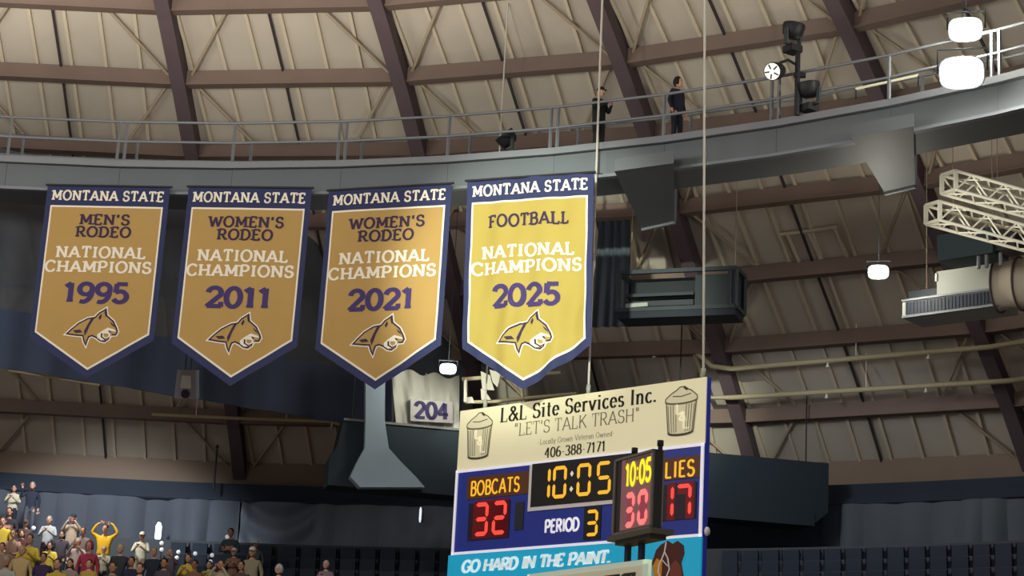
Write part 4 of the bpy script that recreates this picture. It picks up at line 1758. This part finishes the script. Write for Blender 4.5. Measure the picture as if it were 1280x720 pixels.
# folded dark drape between the football banner and the cage
d0, d1 = at_d(742, 300, 56.0), at_d(792, 300, 55.7)
dn = (d1 - d0).cross(UP).normalized()
if dn.dot(CAM - d0) < 0:
    dn = -dn
zb_ = at_d(765, 415, 55.8).z
zt_ = at_d(765, 268, 55.8).z
mb = MB()
rows = []
for z in (zb_, zb_ + (zt_ - zb_) * .5, zt_):
    k = 1 - .25 * (z - zb_) / (zt_ - zb_)
    rows.append([Vector((p.x, p.y, z)) for p in [d0.lerp(d1, .5 + (i / 40 - .5) * k) + dn * .045 * math.sin(i * .62 + .5 * math.sin(i * .3)) for i in range(41)]])
mb.grid(rows, 0, True)
mb.grid([[p - dn * .05 for p in r_] for r_ in rows], 0, True)
gd = thing('gathered_drape', Vector(((d0.x + d1.x) / 2, (d0.y + d1.y) / 2, zb_)), 'gathered dark drape hanging right beside the football banner', 'curtain')
mb.build('drape_cloth', mat('gathered_dark', (74, 82, 92), .85), gd)
mb = MB()
for f in (.2, .8):
    q = d0.lerp(d1, f)
    mb.tube([Vector((q.x, q.y, zt_)), Vector((q.x, q.y, roof_z(q)))], .02, 6)
mb.build('tie_rope', black_m, gd)

# loudspeaker
p = at_d(234, 480, 53.6)
ax = _R0
fwd = Vector((-_F.x, -_F.y, -.25)).normalized()
ls = thing('loudspeaker', p - UP * .35, 'grey loudspeaker hanging below the men\'s and 2011 rodeo banners', 'loudspeaker')
upv = fwd.cross(ax).normalized()
if upv.z < 0:
    upv = -upv
mb = MB()
mb.hexa([p + ax * a + fwd * b + upv * c_ for a, b, c_ in ((-.28, -.3, -.36), (.28, -.3, -.36), (.28, .2, -.36), (-.28, .2, -.36), (-.24, -.3, .36), (.24, -.3, .36), (.24, .2, .36), (-.24, .2, .36))])
mb.build('cabinet', mat('speaker_grey', (142, 146, 158), .6), ls)
mb = MB()
mb.hexa([p + ax * a + fwd * b + upv * c_ for a, b, c_ in ((-.14, .19, -.1), (.14, .19, -.1), (.14, .23, -.1), (-.14, .23, -.1), (-.11, .19, .22), (.11, .19, .22), (.11, .23, .22), (-.11, .23, .22))])
mb.build('grille', mat('speaker_grille', (196, 202, 198), .6), ls)
mb = MB()
mb.lathe(p + fwd * .2 - upv * .24, fwd, [(0, .11), (.03, .11), (.0, .05), (.0, 0)], 14)
mb.build('horn', mat('horn_dark', (52, 44, 56), .5), ls)
mb = MB()
for k in (-.07, .07):
    q = p + ax * k + upv * .34
    mb.tube([q, Vector((q.x, q.y, HC - .78))], .014, 5)
mb.build('hanging_cable', char_m, ls)


# ------------------------------------------------------------------ wall lights, and a tube for a door slit
def wall_light_or_slit(x, y0, y1, r, w, label, e):
    a, b = on_cyl(x, y0, r), on_cyl(x, y1, r)
    b = Vector((a.x, a.y, b.z))
    o = thing('wall_light_or_slit', b, label, 'wall light')
    mb = MB()
    mb.tube([b, b.lerp(a, .2), b.lerp(a, .8), a], [w * .5, w, w, w * .5], 10)
    mb.build('tube', mat('wall_tube%d' % e, (236, 242, 255), .4, emit=((226, 236, 255), e)), o)
    out = Vector((a.x, a.y, 0)).normalized()
    mb = MB()
    mb.beam(b + out * .14, a + out * .14, .12, .05, up=out)
    mb.beam(b.lerp(a, .5) + out * .14, b.lerp(a, .5), .04, .04)
    mb.build('bracket', char_m, o)
    return o


wall_light_or_slit(199, 653, 677, 43.9, .09, 'bright oval wall light glowing behind the crowd', 3)
wall_light_or_slit(526, 634, 653, 43.9, .035, 'thin glowing tube for light through a door slit, left of the scoreboard', 1)  # tube added where light comes through a door slit

pA, pB = on_cyl(267, 612, 44.6), on_cyl(267, 558, 44.6)
pB = Vector((pA.x, pA.y, pB.z))
mp = thing('wall_pole', pA, 'thin grey pole standing on the navy valance behind the crowd', 'pole')
mb = MB()
mb.tube([pA, pB], [.035, .025], 8)
mb.build('pole', char_m, mp)
mb = MB()
mb.ell(pB, .05, .05, .06)
mb.build('finial', char_m, mp)

# ------------------------------------------------------------------ seats
seat_m = mat('seat_navy', (42, 52, 66), .6)
plate_m = mat('seat_plate', (200, 204, 210), .4)


def make_seat():
    o = thing('stadium_seat', (0, 0, 0), 'dark folding stadium seat in the empty upper rows', 'seat', 'empty dark stadium seats')
    mb = MB()
    rows = []
    for j in range(6):
        v = j / 5
        rows.append([Vector(((i / 6 - .5) * (.53 - .02 * v), -.2 - .1 * v - .02 * math.cos((i / 6 - .5) * 3), .42 + .42 * v)) for i in range(7)])
    mb.grid(rows, 0, True)
    mb.grid([[p + Vector((0, -.03, 0)) for p in r] for r in rows], 0, True)
    mb.grid([rows[-1], [p + Vector((0, -.03, 0)) for p in rows[-1]]], 0, True)
    mb.build('backrest', seat_m, o)
    mb = MB()
    mb.hexa([(-.22, -.2, .42), (.22, -.2, .42), (.22, -.12, .44), (-.22, -.12, .44), (-.21, -.2, .80), (.21, -.2, .80), (.21, -.1, .80), (-.21, -.1, .80)])
    mb.build('seat_pan', seat_m, o)
    for s in (-1, 1):
        mb = MB()
        mb.beam((s * .2, -.2, 0), (s * .2, -.2, .44), .03, .06)
        mb.beam((s * .2, -.3, .015), (s * .2, -.02, .015), .05, .03)
        mb.build('floor_stand', seat_m, o)
    return o


seat0 = make_seat()
first = [True]


def place_seat(az, row, group=None, label=None):
    r, z = ROWS[row]
    if first[0]:
        o = seat0
        first[0] = False
    else:
        o = copy_tree(seat0)
    o.location = az_pt(az, r + .15, z)
    o.rotation_euler = (0, 0, PI - az)
    if label:
        o['label'] = label
    if group:
        o['group'] = group
    return o


for row in (1, 2, 3):
    a0, a1 = azof(895, 700, ROWS[row][0]), azof(1290, 700, ROWS[row][0])
    n = int((a1 - a0) * ROWS[row][0] / .55)
    for i in range(n):
        place_seat(a0 + (a1 - a0) * (i + .5) / n, row, 'empty seats right of the scoreboard', 'dark folding seat in the empty rows right of the scoreboard')
    a0, a1 = azof(345, 700, ROWS[row][0]), azof(568, 700, ROWS[row][0])
    n = int((a1 - a0) * ROWS[row][0] / .55)
    for i in range(n):
        place_seat(a0 + (a1 - a0) * (i + .5) / n, row, 'empty seats left of the scoreboard', 'dark folding seat in the empty rows left of the scoreboard')
for row in (1, 2, 3):
    a0, a1 = azof(205, 700, ROWS[row][0]), azof(340, 700, ROWS[row][0])
    n = int((a1 - a0) * ROWS[row][0] / .55)
    for i in range(n):
        place_seat(a0 + (a1 - a0) * (i + .5) / n, row, 'empty seats among the right of the crowd', 'dark folding seat among the spectators at the right of the crowd')


# ------------------------------------------------------------------ people
POSES = {}


def make_pose(name):
    """skeleton -> one continuous skinned body mesh, regions: 0 skin 1 shirt 2 trousers 3 shoes 4 eyes/dark"""
    arms = {
        'clap': [(.25, .08, 1.14), (.10, .30, 1.24), (.04, .38, 1.29)],
        'clap_high': [(.27, .14, 1.22), (.12, .30, 1.42), (.05, .34, 1.50)],
        'arms_up': [(.36, .05, 1.52), (.22, .06, 1.74), (.12, .05, 1.78)],
        'down': [(.26, -.03, 1.13), (.26, .06, .90), (.26, .10, .80)],
        'crossed': [(.27, .06, 1.13), (.02, .22, 1.16), (-.08, .22, 1.19)],
        'phone': [(.29, .16, 1.24), (.26, .26, 1.48), (.25, .30, 1.57)],
        'mouth': [(.28, .12, 1.24), (.14, .22, 1.48), (.07, .22, 1.56)],
        'lean': [(.27, .2, 1.12), (.16, .42, 1.05), (.12, .5, 1.05)],
    }
    fy = .0 if name != 'lean' else .14
    V = [((0, 0, .94), .15), ((0, fy * .4, 1.10), .145), ((0, fy * .8, 1.30), .165), ((0, fy, 1.44), .075), ((0, fy + .015, 1.52), .058)]
    E = [(0, 1), (1, 2), (2, 3), (3, 4)]
    reg = {}
    hands = []
    for s in (-1, 1):
        A = arms[name]
        if name == 'phone' and s == -1:
            A = arms['down']
        b = len(V)
        V.append(((s * .18, fy * .9, 1.385), .068))
        E.append((2, b))
        pts = [Vector((s * q[0], q[1] + fy * .6, q[2])) for q in A]
        for q, r in zip(pts, (.05, .034, .036)):
            V.append((tuple(q), r))
            E.append((len(V) - 2, len(V) - 1))
        hands.append((pts[1], pts[2], s))
        b = len(V)
        V.append(((s * .10, 0, .86), .10))
        E.append((0, b))
        for q, r in (((s * .11, .03, .48), .068), ((s * .11, -.01, .10), .05), ((s * .125, .13, .05), .045)):
            V.append((q, r))
            E.append((len(V) - 2, len(V) - 1))
    me = bpy.data.meshes.new('tmp')
    me.from_pydata([v for v, _ in V], E, [])
    ob = bpy.data.objects.new('tmp', me)
    C.objects.link(ob)
    sk = ob.modifiers.new('s', 'SKIN')
    for i, (_, r) in enumerate(V):
        d = me.skin_vertices[0].data[i]
        d.radius = (r * (1.15 if i < 3 else 1), r * (.8 if i < 3 else 1))
        d.use_root = (i == 0)
    sk.use_smooth_shade = True
    ss = ob.modifiers.new('d', 'SUBSURF')
    ss.levels = 1
    dg = bpy.context.evaluated_depsgraph_get()
    ev = ob.evaluated_get(dg)
    m2 = ev.to_mesh()
    mb = MB()
    mb.v = [v.co.copy() for v in m2.vertices]
    for p in m2.polygons:
        mb.f.append(list(p.vertices))
        c = p.center
        r = 1
        if c.z < .105:
            r = 3
        elif c.z < .93:
            r = 2
        if c.z > 1.46 and abs(c.x) < .09 and (c - Vector((0, fy, c.z))).length < .1:
            r = 0
        for w, h, s in hands:
            if (c - h).length < .075 or ((c - h).length < (c - w).length):
                if (c - w).length < .16:
                    r = 0
        if name == 'down' or name == 'phone':
            for w, h, s in hands:
                if c.x * s > .2 and c.z < .95 and abs(c.x) > .2:
                    r = 0 if c.z < .92 else 1
        mb.m.append(r)
        mb.sm.append(True)
    ev.to_mesh_clear()
    bpy.data.objects.remove(ob)
    # head with face
    hc = Vector((0, fy + .035, 1.635))
    mb.ell(hc, .078, .098, .118, 14, 10, 0)
    mb.ell(hc + Vector((0, .05, -.07)), .055, .05, .05, 10, 6, 0)
    mb.tube([hc + Vector((0, .09, .02)), hc + Vector((0, .122, -.022)), hc + Vector((0, .095, -.03))], [.008, .016, .012], 6, 0)
    for s in (-1, 1):
        mb.ell(hc + Vector((s * .03, .09, .012)), .012, .008, .008, 8, 4, 4)
        mb.ell(hc + Vector((s * .08, -.005, -.005)), .012, .022, .034, 8, 5, 0)
    mb.tube([hc + Vector((-.025, .094, -.062)), hc + Vector((0, .1, -.064)), hc + Vector((.025, .094, -.062))], .006, 5, 4)
    # hands: palm plus five fingers
    for w, h, s in hands:
        d = (h - w).normalized()
        side = d.cross(Vector((0, 1, 0)) if abs(d.y) < .8 else UP).normalized()
        nn = side.cross(d)
        for k, (o, L) in enumerate(((-.027, .062), (-.009, .074), (.009, .07), (.027, .056))):
            p = h + d * .03 + side * o
            mb.tube([p, p + d * L * .5 + nn * .006, p + d * L * .8 + nn * .018, p + d * L + nn * .032], [.0095, .009, .008, .006], 6, 0)
        p = h - side * .03
        mb.tube([p, p - side * .025 + d * .025, p - side * .03 + d * .055], [.011, .01, .008], 6, 0)
    me2 = bpy.data.meshes.new('person_' + name)
    me2.from_pydata(mb.v, [], mb.f)
    for _ in range(5):
        me2.materials.append(None)
    me2.polygons.foreach_set('material_index', mb.m)
    me2.polygons.foreach_set('use_smooth', mb.sm)
    me2.update()
    return me2, hc


HAIR = {}


def hair_mesh(kind, hc):
    key = (kind, round(hc.y, 2))
    if key in HAIR:
        return HAIR[key]
    mb = MB()
    c = hc + Vector((0, -.014, .018))
    if kind in ('short', 'bald'):
        mb.ell(c, .086, .102, .112, 14, 7, 0, -.15)
    elif kind == 'long':
        mb.ell(c, .09, .104, .114, 14, 7, 0, -.1)
        mb.ell(c + Vector((0, -.045, -.12)), .095, .06, .19, 12, 8, 0)
    elif kind == 'cap':
        mb.ell(c + Vector((0, .004, .02)), .09, .108, .098, 14, 7, 0, 0)
        rows = []
        for t in (0, 1):
            rows.append([c + Vector((math.sin(a) * (.085 + .0 * t), math.cos(a) * (.1 + .085 * t), .025 - .02 * t)) for a in [R(-60 + 12 * i) for i in range(11)]])
        mb.grid(rows, 0, True)
        mb.grid([[p - UP * .008 for p in r] for r in rows], 0, True)
    elif kind == 'beanie':
        mb.ell(c + Vector((0, 0, .012)), .094, .11, .125, 14, 8, 0, -.2)
        mb.ell(c + Vector((0, -.0, .145)), .03, .03, .03, 8, 5, 0)
    elif kind == 'hood':
        mb.ell(c + Vector((0, -.02, -.01)), .11, .115, .145, 14, 9, 0, -.6)
    me = bpy.data.meshes.new('hair')
    me.from_pydata(mb.v, [], mb.f)
    me.materials.append(None)
    me.polygons.foreach_set('use_smooth', mb.sm)
    HAIR[key] = me
    return me


def cm(col, rough=.8):
    k = 'cloth_%d_%d_%d' % col
    return mat(k, col, rough)


SK = [(206, 158, 132), (188, 140, 114), (222, 176, 150), (160, 112, 90)]
dark_eye = cm((40, 30, 28))


def person(xp, yp, pose, shirt, trous, hair, hcol, label, group='spectators in the stands', skin=0, loc=None, rz=None, row=None, turn=0):
    if pose not in POSES:
        POSES[pose] = make_pose(pose)
    me, hc = POSES[pose]
    best = None
    if loc is None:
        for i, (r, z) in enumerate(ROWS):
            if row is not None and i != row:
                continue
            p = on_cyl(xp, yp, r)
            s = (p.z - z) / 1.635
            near = sum(max(0, .62 - math.hypot(p.x - a.x, p.y - a.y)) for a in PLACED)
            cost = abs(s - 1.0) + near * 4
            if s > .8 and s < 1.22 and (best is None or cost < best[3]):
                best = (s, p, z, cost)
        if best is None:
            r, z = ROWS[row or 1]
            best = (1, on_cyl(xp, yp, r), z, 0)
        s, p, z = best[:3]
        PLACED.append(p)
        s = min(1.16, max(.86, s))
        loc = Vector((p.x, p.y, z))
    else:
        s = 1.0
    o = bpy.data.objects.new('person', me)
    C.objects.link(o)
    for i, m_ in enumerate((cm(SK[skin % 4]), cm(shirt), cm(trous), cm((44, 42, 44)), dark_eye)):
        o.material_slots[i].link = 'OBJECT'
        o.material_slots[i].material = m_
    o.location = loc
    o.scale = (s, s, s)
    az = math.atan2(loc.x, loc.y)
    o.rotation_euler = (0, 0, (PI - az + R(turn)) if rz is None else rz)
    tag(o, label, 'person', group)
    h = bpy.data.objects.new({'cap': 'cap', 'beanie': 'knit_hat', 'hood': 'hood'}.get(hair, 'hair'), hair_mesh(hair, hc))
    C.objects.link(h)
    h.parent = o
    h.material_slots[0].link = 'OBJECT'
    h.material_slots[0].material = cm(hcol)
    return o


BR, BK, BL, GR, WH = (74, 52, 40), (36, 30, 30), (176, 146, 100), (150, 146, 140), (224, 218, 206)
KH, JN, DK = (118, 108, 92), (74, 82, 100), (46, 46, 56)
PLACED = []
crowd = [
    (18, 611, 'clap', (214, 206, 182), DK, 'short', BR, 'standing person in a cream hoodie clapping, top left of the stands', 0, 0),
    (41, 607, 'phone', (50, 54, 72), (96, 98, 108), 'short', GR, 'standing person in dark navy sweater raising a hand, top left', 2, 0),
    (4, 652, 'down', (206, 176, 60), DK, 'short', BR, 'person in yellow top at the photo\'s left edge', 0, None),
    (12, 640, 'crossed', (52, 46, 54), DK, 'short', BK, 'person in dark top just below the cream hoodie', 1, None),
    (18, 668, 'lean', (172, 136, 116), DK, 'short', BR, 'person in dusty pink sweater leaning, left edge', 0, None),
    (28, 667, 'down', (96, 52, 56), DK, 'long', BR, 'long-haired person in maroon top beside a yellow shirt', 2, None),
    (32, 657, 'down', (92, 74, 66), DK, 'cap', (92, 78, 74), 'person in brown cap behind the maroon top', 1, None),
    (38, 672, 'clap', (222, 194, 66), DK, 'short', BR, 'person in yellow shirt clapping, right of the maroon top', 0, None),
    (62, 650, 'clap', (186, 188, 186), (58, 40, 48), 'short', GR, 'grey-haired person with pale sleeves clapping before the curtain', 2, None),
    (92, 648, 'mouth', (188, 166, 142), (104, 104, 104), 'cap', (44, 44, 56), 'standing person in dark cap with hands at the mouth', 0, None),
    (132, 661, 'arms_up', (232, 178, 36), (150, 116, 60), 'short', BR, 'standing person in gold hoodie with both hands on the head', 0, None),
    (178, 670, 'clap', (216, 208, 184), (150, 132, 108), 'cap', (226, 216, 192), 'person in white cap and cream jacket clapping by the wall light', 1, None),
    (63, 682, 'clap', (224, 196, 78), (178, 150, 110), 'long', BK, 'long-haired person in bright yellow tee, centre of the crowd', 2, None),
    (28, 687, 'down', (200, 172, 120), KH, 'bald', (190, 150, 120), 'bald person in tan tee near the lower left corner', 0, None),
    (10, 700, 'lean', (176, 174, 166), DK, 'short', GR, 'person in pale grey sweater leaning at the lower left corner', 1, None),
    (55, 697, 'down', (64, 50, 84), DK, 'short', BK, 'person in purple jacket right of the tan tee', 1, None),
    (98, 678, 'clap_high', (184, 160, 150), DK, 'short', GR, 'person in pinkish grey long sleeves with raised hands', 0, None),
    (112, 683, 'down', (178, 62, 84), (110, 50, 62), 'hood', (168, 56, 78), 'person in magenta hooded jacket, middle of the crowd', 0, None),
    (112, 705, 'down', (198, 164, 76), DK, 'short', BR, 'person in mustard top below the magenta jacket', 2, None),
    (130, 690, 'clap', (190, 184, 156), DK, 'short', BL, 'fair-haired person in pale shirt below the gold hoodie', 2, None),
    (151, 686, 'down', (62, 64, 72), DK, 'short', (190, 180, 160), 'pale-haired person in dark coat left of the white cap', 2, None),
    (165, 702, 'down', (46, 48, 70), DK, 'short', BK, 'person in navy coat below the cream jacket', 1, None),
    (193, 690, 'down', (44, 50, 64), DK, 'short', GR, 'grey-haired person in dark navy jacket below the wall light', 0, None),
    (142, 706, 'down', (112, 104, 84), DK, 'short', BR, 'person in olive top between the navy coat and mustard top', 1, None),
    (74, 706, 'lean', (196, 172, 60), JN, 'short', BR, 'person in yellow-green top below the bright yellow tee', 0, None),
    (88, 704, 'down', (160, 140, 136), DK, 'long', BR, 'long-haired person in mauve top at the bottom edge', 2, None),
    (176, 706, 'down', (54, 58, 88), DK, 'short', BR, 'person in deep blue jacket below the white cap', 0, None),
    (206, 704, 'down', (84, 76, 84), DK, 'short', BK, 'person in grey-plum top right of the navy jacket', 1, None),
    (213, 694, 'mouth', (110, 96, 104), DK, 'short', GR, 'person raising pale hands to the face, near the small white plates', 2, None),
    (236, 698, 'clap', (206, 186, 60), DK, 'short', BR, 'person in yellow top in the right half of the crowd', 0, None),
    (244, 706, 'down', (130, 92, 74), DK, 'short', BK, 'person in brown top right of the yellow top', 3, None),
    (262, 706, 'clap', (160, 160, 60), DK, 'short', BR, 'person in lime shirt in the right half of the crowd', 0, None),
    (289, 666, 'crossed', (64, 76, 80), (70, 76, 74), 'short', BK, 'standing dark-haired person in teal jacket before the curtain', 1, None),
    (293, 690, 'clap', (144, 108, 92), DK, 'cap', (220, 210, 200), 'person in white cap and brown top below the teal jacket', 0, None),
    (316, 690, 'down', (158, 148, 122), (150, 142, 124), 'cap', (226, 222, 208), 'person in white cap and khaki jacket, right end of the crowd', 0, None),
    (320, 682, 'down', (88, 92, 92), DK, 'cap', (214, 214, 206), 'person in pale cap directly behind the khaki jacket', 1, None),
    (349, 712, 'down', (84, 92, 104), DK, 'hood', (190, 196, 204), 'lone person in pale hood at the bottom edge, right of the crowd', 2, None),
    (408, 706, 'clap', (140, 124, 136), DK, 'short', (196, 192, 192), 'lone pale-haired person clapping, farthest right of the spectators', 2, None),
    (277, 706, 'mouth', (186, 176, 150), DK, 'short', BR, 'person in beige top with raised hands below the teal jacket', 0, None),
    (304, 708, 'lean', (94, 72, 70), DK, 'short', BK, 'person in dark maroon top between the two white caps', 1, None),
    (3, 684, 'down', (150, 132, 116), DK, 'short', BR, 'person in taupe top on the photo\'s left edge, mid height', 0, None),
    (78, 668, 'down', (78, 70, 78), DK, 'long', BK, 'long-haired person in charcoal top behind the bright yellow tee', 2, None),
    (104, 664, 'down', (128, 108, 96), DK, 'short', BR, 'person in brown jacket right of the dark cap', 1, None),
]
for c_ in crowd:
    person(c_[0], c_[1], c_[2], c_[3], c_[4], c_[5], c_[6], c_[7], skin=c_[8], row=c_[9])

# small white plates fixed to the seats behind the crowd
for (x, y) in ((202, 679), (202, 687), (223, 690), (221, 697), (244, 692), (265, 694), (263, 702), (273, 712), (284, 671), (42, 660)):
    p = on_cyl(x, y, 40.6)
    o = thing('seat_marker', p, 'small round white marker on a post among the dark seats', 'marker', 'white seat markers behind the crowd')
    out = Vector((p.x, p.y, 0)).normalized()
    mb = MB()
    mb.lathe(p, -out, [(0, .06), (.02, .055), (.025, 0)], 12)
    mb.lathe(p, out, [(0, .06), (.02, .055), (.025, 0)], 12)
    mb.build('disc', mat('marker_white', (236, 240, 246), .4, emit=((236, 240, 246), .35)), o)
    zf = min(z for r, z in ROWS if r - .35 <= 40.6 + .9)
    rz_ = max([z for r, z in ROWS if abs(r - 40.6) < .6] or [zf])
    mb = MB()
    mb.tube([p, Vector((p.x, p.y, min(rz_, p.z - .1)))], .012, 5)
    mb.build('post', char_m, o)

# two workers on the catwalk
for (x, yf, ang, label, pose, sh_, tr_, hk) in ((845, 168, 75, 'person in dark hooded coat on the catwalk, right of the cables', 'down', (40, 42, 60), (38, 40, 54), 'hood'), (747, 183, 70, 'person in black clothes standing on the catwalk above the football banner', 'clap', (36, 38, 42), (36, 38, 42), 'cap')):
    q = on_cyl(x, yf, RI + .75)
    a = math.atan2(q.x, q.y)
    q = az_pt(a, RI + .75, HC)
    person(0, 0, pose, sh_, tr_, hk, (34, 30, 32), label, 'workers on the catwalk', 0, loc=q, rz=PI - a + R(ang))
